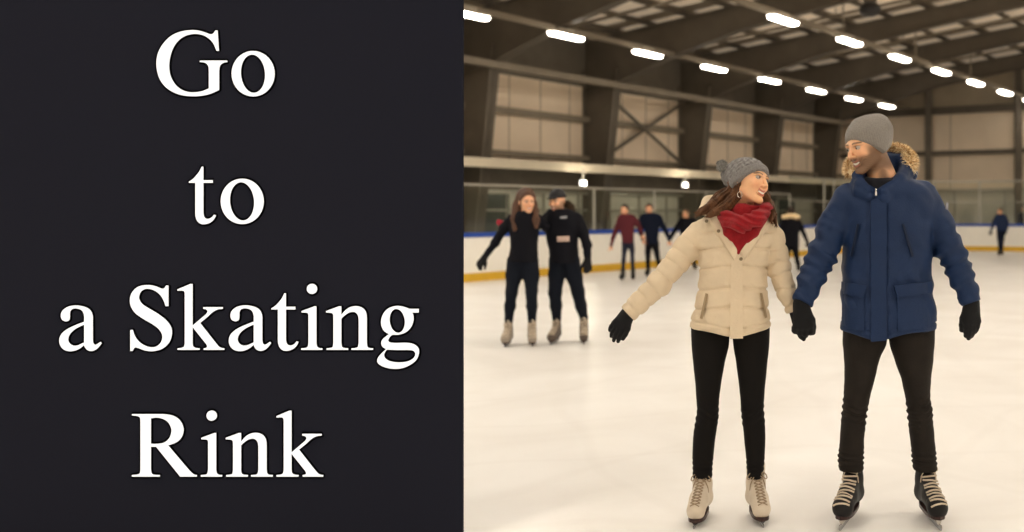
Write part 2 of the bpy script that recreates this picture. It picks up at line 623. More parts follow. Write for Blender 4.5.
# columns and roof beams
cols = np.arange(-10.6, 41, 5.0)
def colw(z): return .75 + .42 * (z - 2.6) / 2.6
names_c = {19.4: 'brown steel column at the picture edge beside the dark caption panel', 24.4: 'brown steel column left of the cross-braced wall bay',
           29.4: 'brown steel column right of the cross-braced wall bay', 34.4: 'brown steel column above the woman in the red scarf',
           39.4: 'brown steel column nearest the far end wall'}
for u in cols:
    u = round(float(u), 1)
    # tapered web and flanges
    mb = MB()
    z0, z1 = 0, 5.6
    w0, w1 = .55, 1.25
    def quad(u0, u1, va0, va1, vb0, vb1):
        mb.hexa([R(u0, va0, z0), R(u1, va0, z0), R(u1, va1, z0), R(u0, va1, z0), R(u0, vb0, z1), R(u1, vb0, z1), R(u1, vb1, z1), R(u0, vb1, z1)])
    quad(u - .04, u + .04, -VW, -VW + w0, -VW, -VW + w1)
    quad(u - .17, u + .17, -VW + w0 - .03, -VW + w0, -VW + w1 - .03, -VW + w1)
    quad(u - .17, u + .17, -VW, -VW + .03, -VW, -VW + .03)
    o = mb.build('steel_column', M_STEEL)
    tag(o, names_c.get(u, 'brown steel column of the side wall'), None, 'steel columns along the side wall', 'structure')
    # rafter: haunch then straight, left side; mirrored half on the right
    for s in (-1, 1):
        bot = [(-VW + .02, 4.9), (-18.6, 5.2), (-17.0, 5.72), (-14.6, 6.32), (-11.3, 6.8), (0, 8.25)]
        mb = MB()
        vs = [p[0] for p in bot]; zb = [p[1] for p in bot]
        zt = [roofz(v) - .3 for v in vs]
        if s == 1: vs = [-v for v in vs]
        for i in range(len(vs) - 1):
            for (hw, za0, za1, zb0, zb1) in ((.03, zb[i], zb[i + 1], zt[i], zt[i + 1]),
                                             (.15, zb[i], zb[i + 1], zb[i] + .035, zb[i + 1] + .035),
                                             (.15, zt[i] - .03, zt[i + 1] - .03, zt[i], zt[i + 1])):
                a, c = vs[i], vs[i + 1]
                mb.hexa([R(u - hw, a, za0), R(u + hw, a, za0), R(u + hw, c, za1), R(u - hw, c, za1),
                         R(u - hw, a, zb0), R(u + hw, a, zb0), R(u + hw, c, zb1), R(u - hw, c, zb1)])
        tag(mb.build('roof_beam', M_STEEL), 'brown steel roof beam with a deep haunch', None, 'roof beams across the hall', 'structure')

mb = MB()
for u in np.arange(16.9, 41, 5.0):
    for s in (-1, 1):
        mb.tube([R(u, s * 19.0, roofz(19) - .52), R(u, 0, roofz(0) - .52)], .045, 8)
        for v in (3, 8, 13, 18):
            mb.bar(R(u, s * v, roofz(v) - .52), R(u, s * v, roofz(v) - .3), .03, .03, up=(1, 0, 0))
tag(mb.build('trim_15', M_RAIL), 'thin tan tie pipes crossing under the roof between the beams', None, None, 'structure')

# side wall rails, girts and cross bracing
mb = MB(); mb.bar(R(UBACK, -18.75, 5.08), R(UEND, -18.75, 5.08), .14, .17)
tag(mb.build('trim_3', M_RAIL), 'tan rail running along the column tops', None, None, 'structure')
mb = MB()
for z, h in ((4.12, .17), (2.98, .14)):
    mb.bar(R(UBACK, -VW + .1, z), R(UEND, -VW + .1, z), .16, h)
tag(mb.build('trim_4', M_RAIL), 'horizontal wall girts between the columns', None, None, 'structure')
mb = MB()
for (u0, u1) in ((24.6, 29.2),):
    mb.bar(R(u0, -VW + .3, 2.9), R(u1, -VW + .3, 5.1), .05, .10)
    mb.bar(R(u0, -VW + .34, 5.1), R(u1, -VW + .34, 2.9), .05, .10)
tag(mb.build('trim_5', M_STEEL), 'crossed diagonal steel braces on the side wall', None, None, 'structure')
# shelf above the spectator area: fascia, soffit, strip painted dark as the shade beneath
wallbox('trim_6', UBACK, UEND, -18.75, -18.6, 2.50, 2.73, M_FASCIA, 'cream fascia beam above the spectator area')
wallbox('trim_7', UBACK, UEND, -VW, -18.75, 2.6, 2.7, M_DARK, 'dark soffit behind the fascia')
wallbox('trim_8', UBACK, UEND, -VW, -VW + .05, 1.98, 2.6, M_DARK, 'dark band painted as the shade under the soffit')
mb = MB()
mb.bar(R(UBACK, -VW + .08, 1.95), R(UEND, -VW + .08, 1.95), .08, .08)
mb.bar(R(UBACK, -VW + .06, 1.45), R(UEND, -VW + .06, 1.45), .05, .06)
for u in np.arange(12, UEND, 1.5):
    mb.box(R(u, -VW + .04, 1.2), (.05, .05, 1.5), AX)
tag(mb.build('trim_9', M_WFRAME), 'metal framing of the lower wall windows', None, None, 'structure')
mb = MB()
for u in (20.5, 30.4, 36.8):
    mb.box(R(u, -VW + .03, 1.1), (1.2, .03, 1.55), AX)
tag(mb.build('trim_10', mat('dark_green_pane', (.05, .06, .05), .25), None), 'dark panes in the lower side wall', None, None, 'structure')
# end wall steel
mb = MB()
mb.bar(R(UEND - .15, -VW, 5.62), R(UEND - .15, VW, 5.62), .2, .3)
mb.bar(R(UEND - .12, -VW, 3.86), R(UEND - .12, VW, 3.86), .16, .18)
for v in (-15.6, -9.1, -4.6, 3, 9):
    pass
for v in (-15.9, -12.1, -8.3, -4.5, 0, 5.5, 12):
    mb.bar(R(UEND - .2, v, 0), R(UEND - .2, v, 7.3), .2, .26, up=(1, 0, 0))
tag(mb.build('trim_11', M_STEEL), 'brown steel beams and posts on the far end wall', None, None, 'structure')
mb = MB()
mb.bar(R(UEND - .1, -VW, 2.3), R(UEND - .1, VW, 2.3), .12, .12)
for v in np.arange(-19, 19, 2.1):
    mb.box(R(UEND - .06, v, 1.6), (.08, .07, 1.4), AX)
tag(mb.build('trim_12', M_WFRAME), 'pale framing on the lower end wall', None, None, 'structure')
wallbox('door_1', UEND - .1, UEND - .04, -12.25, -11.35, 0, 1.82, mat('dark_door', (.02, .022, .028), .5), 'dark doorway in the far end wall')

# strip lights, hung from the two rails in view; unseen ones elsewhere are wider and closer
M_LAMP = mat('lamp_diffuser', (.9, .9, .88), .5, emit=LAMP_COL, strength=LAMP)
M_HOUS = mat('lamp_housing', (.45, .40, .32), .5)


def copy_tree(o, parent=None, loc=None):
    c = o.copy()
    COL.objects.link(c)
    c.parent = parent
    if loc is not None: c.location = loc
    for ch in o.children:
        copy_tree(ch, c)
    return c


lamp0 = empty('strip_light', (0, 0, 0), 'white strip light', 'ceiling light')
mb = MB()
L_, W_, H_ = 1.22, .22, .07
a = [(x, y) for x, y in ((-L_ / 2, -W_ / 2 + .06), (-L_ / 2 + .06, -W_ / 2), (L_ / 2 - .06, -W_ / 2), (L_ / 2, -W_ / 2 + .06), (L_ / 2, W_ / 2 - .06), (L_ / 2 - .06, W_ / 2), (-L_ / 2 + .06, W_ / 2), (-L_ / 2, W_ / 2 - .06))]
def prism(pts, z0, z1, sc=1.0):
    n = len(pts)
    V = [D1 * x * sc + D2 * y * sc + np.array([0, 0, z0]) for x, y in pts] + [D1 * x + D2 * y + np.array([0, 0, z1]) for x, y in pts]
    return V, [tuple(range(n))[::-1], tuple(range(n, 2 * n))] + [(i, (i + 1) % n, (i + 1) % n + n, i + n) for i in range(n)]
mb = MB(); mb.add(*prism(a, -.035, .03, .93)); mb.build('diffuser', M_LAMP, lamp0)
mb = MB(); mb.add(*prism(a, .032, .09)); mb.box((0, 0, .13), (.5, .06, .1), AX); mb.build('housing', M_HOUS, lamp0)
ORD = ['first', 'second', 'third', 'fourth', 'fifth', 'sixth', 'seventh', 'eighth']
first = True
rowsL = [(-16.5, 5.60, [16.2, 19.4, 22.7, 26.0, 29.3, 32.6, 35.7, 38.8], 'strip light, %s from the dark caption panel in the row along the side wall', 'strip lights along the side wall'),
         (-11.3, 5.70, [20.7, 24.2, 27.5, 30.8, 34.1, 37.4, 40.6], 'strip light, %s from the top of the row running over the man', 'strip lights over the ice')]
for v, z, us, lab, grp in rowsL:
    mb = MB(); mb.bar(R(UBACK, v - .28, z + .22), R(UEND, v - .28, z + .22), .10, .13)
    for u in cols:
        mb.bar(R(u, v - .28, z + .25), R(u, v - .28, 6.2 if v < -15 else 6.95), .04, .04, up=(1, 0, 0))
    tag(mb.build('trim_13' if v < -15 else 'trim_14', M_RAIL), 'long rail carrying a row of strip lights', None, None, 'structure')
    for i, u in enumerate(us):
        o = lamp0 if first else copy_tree(lamp0)
        first = False
        o.location = R(u, v, z)
        o['label'] = 'white ' + lab % ORD[i]
        o['group'] = grp
wide0 = empty('strip_light', (0, 0, 0), 'unseen widened strip light', 'ceiling light')  # unseen fixtures, widened and multiplied to raise the light in the hall
a = [(x, y * 3.1) for x, y in a]
mb = MB(); mb.add(*prism(a, -.035, .03, .95)); mb.build('diffuser', M_LAMP, wide0)
mb = MB(); mb.add(*prism(a, .032, .09)); mb.box((0, 0, .13), (.5, .06, .1), AX); mb.build('housing', M_HOUS, wide0)
firstw = True
for v, z in ((-16.5, 5.6), (-11.3, 5.7), (-3.8, 6.9), (3.8, 6.9), (11.3, 6.0), (16.5, 5.6)):
    for u in np.arange(-13.0, 41, 2.1):
        if v < -11 and u > 12.5: continue
        if v == -3.8 and u > 28 or v == 3.8 and u > 33: continue
        o = wide0 if firstw else copy_tree(wide0)
        firstw = False
        o.location = R(u, v, z)
        o['label'] = 'unseen white strip light over the ice, widened for more light'
        o['group'] = 'unseen strip lights added over the rest of the rink'

# small square lamps under the soffit
def lamp_light(c, parent, power=9.0):
    ld = bpy.data.lights.new('lamp_light', 'POINT'); ld.energy = power; ld.color = (1, .9, .72); ld.shadow_soft_size = .12
    lo_ = bpy.data.objects.new('lamp_light', ld); COL.objects.link(lo_)
    lo_.parent = parent
    lo_.location = [float(q) for q in (np.array(c) + D2 * .2 - np.array(parent.location))]


for u_ in (12.0, 17.2):  # unseen lamps added to brighten the area under the ledge
    c = R(u_, -18.4, 2.1)
    o = empty('wall_lamp', c, 'unseen square lamp added to brighten the wall under the ledge', 'wall lamp', 'added unseen lamps under the ledge')
    mb = MB(); mb.box(c, (.2, .12, .1), AX); mb.build('lamp_glass', mat('small_lamp', (.9, .9, .85), .5, emit=(1, .95, .85), strength=1.2), o)
    mb = MB(); mb.bar(c + [0, 0, .08], [c[0], c[1], 2.6], .04, .04, up=(1, 0, 0)); mb.build('bracket', M_WFRAME, o)
    lamp_light(c, o)
for px, py, lab in ((583, 183, 'small square white lamp under the ledge right of the man in the black cap'),
                    (685, 185, 'small square white lamp under the ledge left of the woman in the knitted hat')):
    t = (px - PCX) / FPX
    Yd = 18.4 / (.5128 - .8585 * t)
    c = P(px, py, Yd)
    o = empty('wall_lamp', c, lab, 'wall lamp', 'small lamps under the ledge')
    mb = MB(); mb.box(c, (.15, .10, .13), AX); mb.build('lamp_glass', mat('small_lamp', (.9, .9, .85), .5, emit=(1, .95, .85), strength=1.2), o)
    lamp_light(c, o)
    mb = MB(); mb.bar(c + [0, 0, .08], [c[0], c[1], 2.6], .04, .04, up=(1, 0, 0)); mb.build('bracket', M_WFRAME, o)
# little sensor box on the fascia
c = P(493, 161.5, 24.3)
o = empty('sensor_box', R(D1 @ c, -18.56, c[2]), 'small dark sensor box on the cream fascia', 'sensor')
mb = MB(); mb.box(R(D1 @ c, -18.57, c[2]), (.14, .06, .12), AX); mb.build('housing', M_STEEL, o)
mb = MB(); mb.sphere(R(D1 @ c, -18.53, c[2]), .035); mb.build('lens', M_DARK, o)

# dark dome speaker hanging from the roof
c = P(870, 9, 24.0)
o = empty('ceiling_speaker', c, 'round dark dome speaker hanging from the roof beams', 'speaker')
mb = MB()
V, F = [], []
prof = [(.02, .16), (.12, .15), (.2, .1), (.25, .02), (.255, -.04), (.22, -.11), (.13, -.16), (.02, -.18)]
for r_, z_ in prof:
    for k in range(20):
        an = 2 * math.pi * k / 20
        V.append(c + np.array([r_ * math.cos(an), r_ * math.sin(an), z_]))
for j in range(len(prof) - 1):
    for k in range(20):
        F.append((j * 20 + k, (j + 1) * 20 + k, (j + 1) * 20 + (k + 1) % 20, j * 20 + (k + 1) % 20))
F.append(tuple(range(20))[::-1]); F.append(tuple((len(prof) - 1) * 20 + k for k in range(20)))
mesh('dome', V, F, mat('black_plastic', (.015, .013, .012), .4), o)
mb = MB(); mb.tube([c + [0, 0, .14], c + [0, 0, 1.2]], .03); mb.box(c + [0, 0, .2], (.3, .1, .08)); mb.build('hanger', M_STEEL, o)

# ------------------------------------------------------------------ the dark caption panel, made up as a board standing on the ice
SY = 4.50
M_CAPTION = mat('charcoal_caption_board', (0.0165, 0.0175, 0.0265), 1.0, spec=0.0)
M_LET = mat('white_letter_glow', (.4, .4, .4), .8, emit=(1, 1, 1), strength=.215)  # caption letters given a glow so they stay pure white
M_OUT = mat('black_letter_edge', (.001, .001, .001), 1.0, spec=0)
xr = (462.2 - PCX) / FPX * SY
sb = empty('caption_board', ((xr - 3.32) / 2, SY, 0), 'tall charcoal caption panel with white serif lettering, built as a standing board', 'sign')
mb = MB(); mb.box(((xr - 3.32) / 2, SY + .013, 1.24), (xr + 3.32, .026, 2.48)); mb.build('panel', M_CAPTION, sb)
for x in (-3.0, -2.2, -1.5):
    mb = MB(); mb.bar((x, SY + .03, .03), (x, SY + .75, .03), .05, .06); mb.bar((x, SY + .05, 1.5), (x, SY + .7, .05), .04, .04)
    mb.build('brace', M_CAPTION, sb)

C = 'c'
def gl_pts(seq, ox, oy, s):
    """seq: x, y or x, y, 'c' for a corner; Catmull-Rom between corners"""
    pts = [((p[0] / s + ox), (p[1] / s + oy), len(p) > 2) for p in seq]
    n = len(pts)
    out = []
    for i in range(n):
        p0, p1, p2, p3 = pts[i - 1], pts[i], pts[(i + 1) % n], pts[(i + 2) % n]
        if p1[2] and p2[2]:
            out.append((p1[0], p1[1])); continue
        q0 = p1 if p1[2] else p0
        q3 = p2 if p2[2] else p3
        for k in range(5):
            t = k / 5
            out.append(tuple(0.5 * ((2 * p1[a]) + (-q0[a] + p2[a]) * t + (2 * q0[a] - 5 * p1[a] + 4 * p2[a] - q3[a]) * t * t + (-q0[a] + 3 * p1[a] - 3 * p2[a] + q3[a]) * t ** 3) for a in (0, 1)))
    return out


def ellp(cx, cy, rx, ry, tilt=0.0, n=40):
    t = math.radians(tilt)
    return [(cx + rx * math.cos(a) * math.cos(t) - ry * math.sin(a) * math.sin(t), cy + rx * math.cos(a) * math.sin(t) + ry * math.sin(a) * math.cos(t)) for a in (2 * math.pi * k / n for k in range(n))]


A1 = (140, 15, 5.32); A2 = (180, 150, 5.91); A3 = (50, 270, 4.837); A4 = (230, 270, 4.835); A5 = (120, 400, 4.655)
def sc(pts, A): return [(x / A[2] + A[0], y / A[2] + A[1]) for x, y in pts]
gG = [gl_pts([(400,82,C),(411,82,C),(418,190,C),(406,190,C),(390,152),(362,122),(330,106),(288,100),(240,110),(200,138),(170,185),(154,250),(157,310),(178,358),(210,391),(250,408),(290,411),(330,405),(366,390,C),(366,300,C),(364,275),(354,260),(338,252),(318,250,C),(318,242,C),(463,242,C),(463,250,C),(445,253),(430,262),(422,275),(419,300,C),(419,398,C),(380,416),(340,427),(290,432),(230,428),(180,412),(135,382),(102,335),(87,270),(95,205),(125,150),(170,108),(225,86),(285,80),(330,87),(370,101),(384,101),(393,94)], *A1)]
gO = [sc(ellp(601, 312, 114, 121), A1), sc(ellp(600, 312, 65, 102, -5), A1)]
gT = [gl_pts([(128,98,C),(136,98,C),(136,178,C),(192,178,C),(192,194,C),(136,194,C),(136,370,C),(140,392),(152,405),(170,406),(188,397),(200,382,C),(211,386,C),(198,410),(178,428),(150,438),(122,436),(102,420),(92,395),(90,370,C),(90,194,C),(52,194,C),(52,187,C),(75,172),(98,148),(115,125)], *A2)]
gA = [gl_pts([(58,240),(52,222),(58,200),(78,182),(105,173),(135,172),(170,180),(193,195),(204,220),(205,250,C),(205,335,C),(207,352),(214,361),(225,360),(243,348,C),(248,354,C),(232,375),(215,388),(196,392),(178,385),(168,372),(164,362,C),(145,378),(120,390),(92,393),(65,384),(48,362),(45,335),(55,310),(80,288),(115,270),(165,250,C),(165,225),(160,205),(148,192),(125,186),(105,190),(95,203),(94,225),(92,240),(84,247),(72,248)], *A3),
      gl_pts([(165,264,C),(130,280),(105,298),(90,318),(86,340),(95,357),(112,366),(135,364),(165,350,C)], *A3)]
gS = [gl_pts([(561,75,C),(571,75,C),(571,175,C),(559,175,C),(548,145),(532,120),(510,102),(483,92),(460,92),(440,103),(430,122),(430,142),(445,165),(475,185),(520,212),(560,243),(583,275),(588,305),(580,340),(560,368),(530,386),(490,393),(455,388),(425,377),(412,375),(404,380),(398,392,C),(388,392,C),(388,290,C),(399,290,C),(408,318),(425,343),(450,362),(480,373),(508,372),(530,358),(542,335),(541,310),(525,285),(495,262),(450,236),(412,208),(392,178),(386,148),(393,115),(415,88),(445,75),(480,73),(510,79),(535,89),(547,90),(555,85)], *A3)]
gK = [gl_pts([(788,50,C),(797,50,C),(797,245,C),(862,190,C),(868,178),(862,169),(848,166,C),(848,158,C),(938,158,C),(938,166,C),(915,169),(890,182),(865,205,C),(832,232,C),(905,325,C),(920,342),(932,348),(945,350,C),(945,357,C),(850,357,C),(850,350,C),(862,347),(866,340),(862,330,C),(798,250,C),(797,252,C),(797,325,C),(800,341),(812,348),(830,350,C),(830,357,C),(728,357,C),(728,350,C),(748,347),(758,341),(762,328,C),(762,100,C),(760,86),(750,81),(728,82,C),(728,75,C)], *A5)]
gR = [gl_pts([(55,66,C),(200,66,C),(240,72),(272,90),(290,118),(294,145),(284,175),(262,197),(222,212,C),(318,325,C),(335,342),(345,348),(356,350,C),(356,357,C),(280,357,C),(168,218,C),(142,218,C),(142,325,C),(145,340),(155,348),(184,350,C),(184,357,C),(55,357,C),(55,350,C),(80,347),(92,340),(95,322,C),(95,100,C),(92,82),(80,75),(55,72,C)], *A5),
      gl_pts([(142,86,C),(170,82),(200,88),(225,105),(238,132),(238,155),(226,182),(200,200),(165,205),(142,204,C)], *A5)]
gI = [gl_pts([(378,176,C),(438,154,C),(446,154,C),(446,325,C),(449,340),(458,348),(474,350,C),(474,357,C),(376,357,C),(376,350,C),(395,348),(406,342),(410,325,C),(410,200,C),(408,188),(400,184),(378,183,C)], *A5), sc(ellp(426, 73, 23.5, 23.5), A5)]
gN = [gl_pts([(492,176,C),(552,154,C),(562,154,C),(562,195,C),(585,170),(610,156),(640,154),(665,165),(678,185),(681,215,C),(681,325,C),(684,342),(692,348),(710,350,C),(710,357,C),(610,357,C),(610,350,C),(630,348),(640,342),(644,325,C),(644,220,C),(641,198),(632,185),(618,180),(598,184),(578,197),(562,212,C),(562,325,C),(565,342),(575,348),(594,350,C),(594,357,C),(494,357,C),(494,350,C),(515,347),(523,342),(526,325,C),(526,205,C),(524,190),(515,185),(492,183,C)], *A5)]
gg = [gl_pts([(912,188,C),(912,206,C),(880,206,C),(886,222),(885,250),(872,280),(848,302),(815,313),(790,313),(778,318),(768,330),(764,342),(772,350),(800,353),(850,352),(885,358),(908,375),(913,400),(900,435),(865,462),(825,476),(780,477),(740,467),(715,450),(713,430),(728,408),(755,382,C),(738,372),(731,355),(738,335),(768,310,C),(745,295),(732,270),(731,240),(742,210),(765,186),(800,174),(835,177),(868,188,C)], *A4),
      sc(ellp(808, 246, 37, 58, -7), A4), gl_pts([(758,385,C),(745,405),(748,425),(770,440),(810,447),(855,443),(885,428),(896,408),(888,392),(865,387),(810,387)], *A4)]


def letter(shape, dx=0.0, dy=0.0):
    cu = bpy.data.curves.new('letter', 'CURVE')
    cu.dimensions = '2D'
    cu.fill_mode = 'BOTH'
    cu.extrude = .002
    k = (SY - .0125) / FPX
    k2 = (SY - .006) / FPX
    lines = []
    for c in shape:
        pts = [((x + dx - PCX) * k, (PCY - y - dy) * k) for x, y in c]
        lines.append([((x + dx - PCX) * k2, (PCY - y - dy) * k2) for x, y in c])
        sp = cu.splines.new('POLY')
        sp.points.add(len(pts) - 1)
        for i, (x, z) in enumerate(pts):
            sp.points[i].co = (x, z, 0, 1)
        sp.use_cyclic_u = True
    tmp = bpy.data.objects.new('tmp', cu)
    COL.objects.link(tmp)
    bpy.context.view_layer.update()
    me = bpy.data.meshes.new_from_object(tmp.evaluated_get(bpy.context.evaluated_depsgraph_get()))
    V = [(v.co.x, SY - .0105 - v.co.z, v.co.y + CAMZ) for v in me.vertices]
    F = [tuple(p.vertices) for p in me.polygons]
    bpy.data.objects.remove(tmp)
    cx, cz = np.mean([v[0] for v in V]), np.mean([v[2] for v in V])
    o = mesh('letter', V, F, M_LET, sb, smooth=False)
    e = MB()
    for pts in lines:
        q = [(x, SY - .001, z + CAMZ) for x, z in pts]
        q = [p for i, p in enumerate(q) if math.dist(p, q[i - 1]) > 1e-4]
        e.tube(q, .0085, n=8, closed=True)
        # round the corners
    eo = e.build('letter_outline', M_OUT, o, smooth=False)
    eo['label'] = 'black outline'


def sh(shape, left=None, bottom=None):
    xs = [p[0] for p in shape[0]]; ys = [p[1] for p in shape[0]]
    return (left - min(xs), bottom - max(ys))


letter(gG); letter(gO)
letter(gT); letter(gO, *sh(gO, 220.6, 224.1))
letter(gA); letter(gS); letter(gK, *sh(gK, 177.4, 349.9)); letter(gA, *sh(gA, 228.8, 351.2)); letter(gT, *sh(gT, 271.4, 350.9))
letter(gI, *sh(gI, 301.1, 349.9)); letter(gN, *sh(gN, 326.0, 349.9)); letter(gg)
letter(gR); letter(gI); letter(gN); letter(gK)

# ------------------------------------------------------------------ people: shared builders
def lin(r, g, b):
    """8 bit colour to linear"""
    f = lambda c: (c / 255) / 12.92 if c < 10 else ((c / 255 + .055) / 1.055) ** 2.4
    return (f(r), f(g), f(b))


M_SKIN = mat('skin', (.6, .36, .25), .5, paint=True, spec=.35, sss=.25, noise=.04, nscale=60)
M_STEELB = mat('skate_steel', (.42, .42, .43), .25, metal=.9)
M_BLACKGLOVE = mat('black_knit_glove', (.006, .006, .007), .95, bump=.4, bscale=220, sheen=.05)
M_LACE = mat('cream_lace', (.55, .46, .33), .8)


def unit(v):
    v = np.asarray(v, float)
    return v / np.linalg.norm(v)


def hand_chains(W, d, n, s, sc=1.0, curl=(.25, .3, .3), tcurl=.3, spread=.06, tangle=.7):
    """palm spokes, four fingers and a thumb; d fingers, n palm side, s thumb side"""
    W = np.asarray(W, float); d = unit(d); s = unit(s - d * np.dot(s, d)); n = unit(n - d * np.dot(n, d) - s * np.dot(n, s))
    out = []
    L = [.068, .076, .070, .054]
    for i in range(4):
        o = .031 - .0205 * i
        root = W + (d * (.088 - .004 * abs(i - 1.2)) + s * o) * sc
        out.append(([W + s * o * .45 * sc, root], [.019 * sc, .0135 * sc]))
        a = 0.0
        p = root; pts = [p]; rad = [.0125 * sc]
        for j, f in enumerate((.45, .3, .25)):
            a += curl[j] * (1 + .08 * i)
            dd = math.cos(a) * (d + s * spread * (1.5 - i)) + math.sin(a) * n
            p = p + unit(dd) * L[i] * f * sc
            pts.append(p); rad.append((.0118 - .0011 * j) * sc)
        out.append((pts, rad))
    root = W + (d * .025 + s * .022 + n * .004) * sc
    t1 = root + unit(d * math.cos(tangle) + s * math.sin(tangle) + n * .25) * .045 * sc
    t2 = t1 + unit(d * math.cos(tangle - tcurl) + s * math.sin(tangle - tcurl) + n * .35) * .032 * sc
    t3 = t2 + unit(d * math.cos(tangle - 1.6 * tcurl) + s * math.sin(tangle - 1.6 * tcurl) + n * .4) * .026 * sc
    out.append(([root, t1, t2, t3], [.018 * sc, .015 * sc, .0125 * sc, .0105 * sc]))
    return out


def hand_d(X, Y, Z, ch, grow=0.0):
    palm, d = None, None
    for i in (0, 2, 4, 6):
        e = chain(X, Y, Z, ch[i][0], [r + grow for r in ch[i][1]])
        palm = e if palm is None else smin(palm, e, .012)
    for i in (1, 3, 5, 7):
        palm = smin(palm, chain(X, Y, Z, ch[i][0], [r + grow for r in ch[i][1]], .003), .003)
    return smin(palm, chain(X, Y, Z, ch[8][0], [r + grow for r in ch[8][1]], .004), .010)


def head_local(c, Rm, X, Y, Z, s=1.0):
    px, py, pz = (X - c[0]), (Y - c[1]), (Z - c[2])
    return [(Rm[0, i] * px + Rm[1, i] * py + Rm[2, i] * pz) / s for i in range(3)]


def head_d(x, y, z, male=False, smile=True, crown=.088):
    """front is -y, origin between the eyes' height and the ears"""
    d = ell(x, y, z, (0, .014, .118 - crown), (.076, .096, crown)) if crown == .088 else ell(x, y, z, (0, .014, .024), (.074, .094, crown))
    d = smin(d, ell(x, y, z, (0, -.030, -.030), (.060 if not male else .063, .060, .076)), .03)
    jw = .048 if male else .042
    for sx in (-1, 1):
        d = smin(d, seg(x, y, z, (sx * jw, .0, -.055), (sx * .014, -.066, -.100), .020, .016), .018)
        d = smin(d, ell(x, y, z, (sx * .034, -.066, -.030), (.022, .020, .020)), .015)
        d = smax(d, -ell(x, y, z, (sx * .031, -.099, .002), (.018, .013, .011)), .010)
        d = smin(d, ell(x, y, z, (sx * .078, .012, -.008), (.009, .017, .030)), .006)
        d = smin(d, ell(x, y, z, (sx * .011, -.098, -.037), (.008, .010, .008)), .004)
    d = smin(d, seg(x, y, z, (-.034, -.080, .018), (.034, -.080, .018), .010, .010), .012)
    d = smin(d, ell(x, y, z, (0, -.078, -.103), (.020, .016, .016)), .012)
    d = smin(d, seg(x, y, z, (0, -.086, .008), (0, -.109 - .003 * male, -.033), .0065, .0095), .007)
    # mouth: upper and lower lip arcs with an opening between
    zz = z - (np.abs(x) ** 2) * 14 * (1 if smile else .2)
    d = smin(d, np.sqrt((y + .087 - 9 * x * x) ** 2 + (zz + .060) ** 2) - .0065 + np.maximum(np.abs(x) - .022, 0), .004)
    d = smin(d, np.sqrt((y + .085 - 9 * x * x) ** 2 + (zz + .078) ** 2) - .0072 + np.maximum(np.abs(x) - .019, 0), .004)
    if smile:
        d = smax(d, -(np.sqrt(((y + .094 - 9 * x * x) / 1.4) ** 2 + ((zz + .0685)) ** 2) - .0062 + np.maximum(np.abs(x) - .020, 0) * .7), .002)
    return d


def head_paint(x, y, z, skin, hair, lips, beard=0.0, seed=0):
    n = len(x)
    c = np.tile(np.array(skin), (n, 1))
    def mixin(m, col):
        m = np.clip(m, 0, 1)[:, None]
        return c * (1 - m) + np.array(col) * m
    # rosy cheeks and nose
    for sx in (-1, 1):
        m = np.exp(-(((x - sx * .036) / .018) ** 2 + ((y + .075) / .02) ** 2 + ((z + .034) / .016) ** 2))
        c = mixin(m * .35, (skin[0] * .95, skin[1] * .62, skin[2] * .60))
    if beard:
        zz = z - .10 * np.abs(x)
        lower = 1 / (1 + np.exp((z + .040 - .62 * np.clip(y + .06, 0, .1)) / .004))
        side = 1 / (1 + np.exp(-(y + .055) / .006)) / (1 + np.exp((z - .0 ) / .008)) / (1 + np.exp((y - .02) / .006)) / (1 + np.exp(-(np.abs(x) - .045) / .005))
        must = np.exp(-(((z + .051) / .006) ** 2)) * (np.abs(x) < .03) * (y < -.07)
        neck = 1 / (1 + np.exp(-(z + .125) / .006))
        rnd = .85 + .15 * np.sin(x * 900) * np.sin(z * 1100 + y * 700)
        c = mixin(np.clip(np.maximum(np.maximum(lower * neck, side), must), 0, 1) * beard * rnd, hair)
    zz = z - (np.abs(x) ** 2) * 14
    up = np.exp(-((zz + .060) / .0042) ** 2) * (np.abs(x) < .024) * (y < -.07)
    lo = np.exp(-((zz + .0785) / .0055) ** 2) * (np.abs(x) < .021) * (y < -.07)
    c = mixin(np.maximum(up, lo) * .9, lips)
    cav = np.exp(-((zz + .0685) / .0035) ** 2) * (np.abs(x) < .022) * (y < -.065) * (y > -.0905)
    c = mixin(cav * .8, (.08, .02, .02))
    for sx in (-1, 1):
        zb = .0215 - 9 * (np.abs(x) - .030) ** 2
        br = np.exp(-((z - zb) / .0035) ** 2) * (np.sign(x) == sx) * (np.abs(x) > .012) * (np.abs(x) < .050) * (y < -.05)
        c = mixin(br * .92, hair)
        lash = np.exp(-(((x - sx * .031) / .015) ** 2 + ((z - .007) / .0028) ** 2)) * (y < -.06)
        c = mixin(lash * .9, (.02, .012, .01))
        sock = np.exp(-(((x - sx * .031) / .018) ** 2 + ((z - .002) / .010) ** 2)) * (y < -.06)
        c = mixin(sock * .25, (skin[0] * .6, skin[1] * .45, skin[2] * .4))
    return c


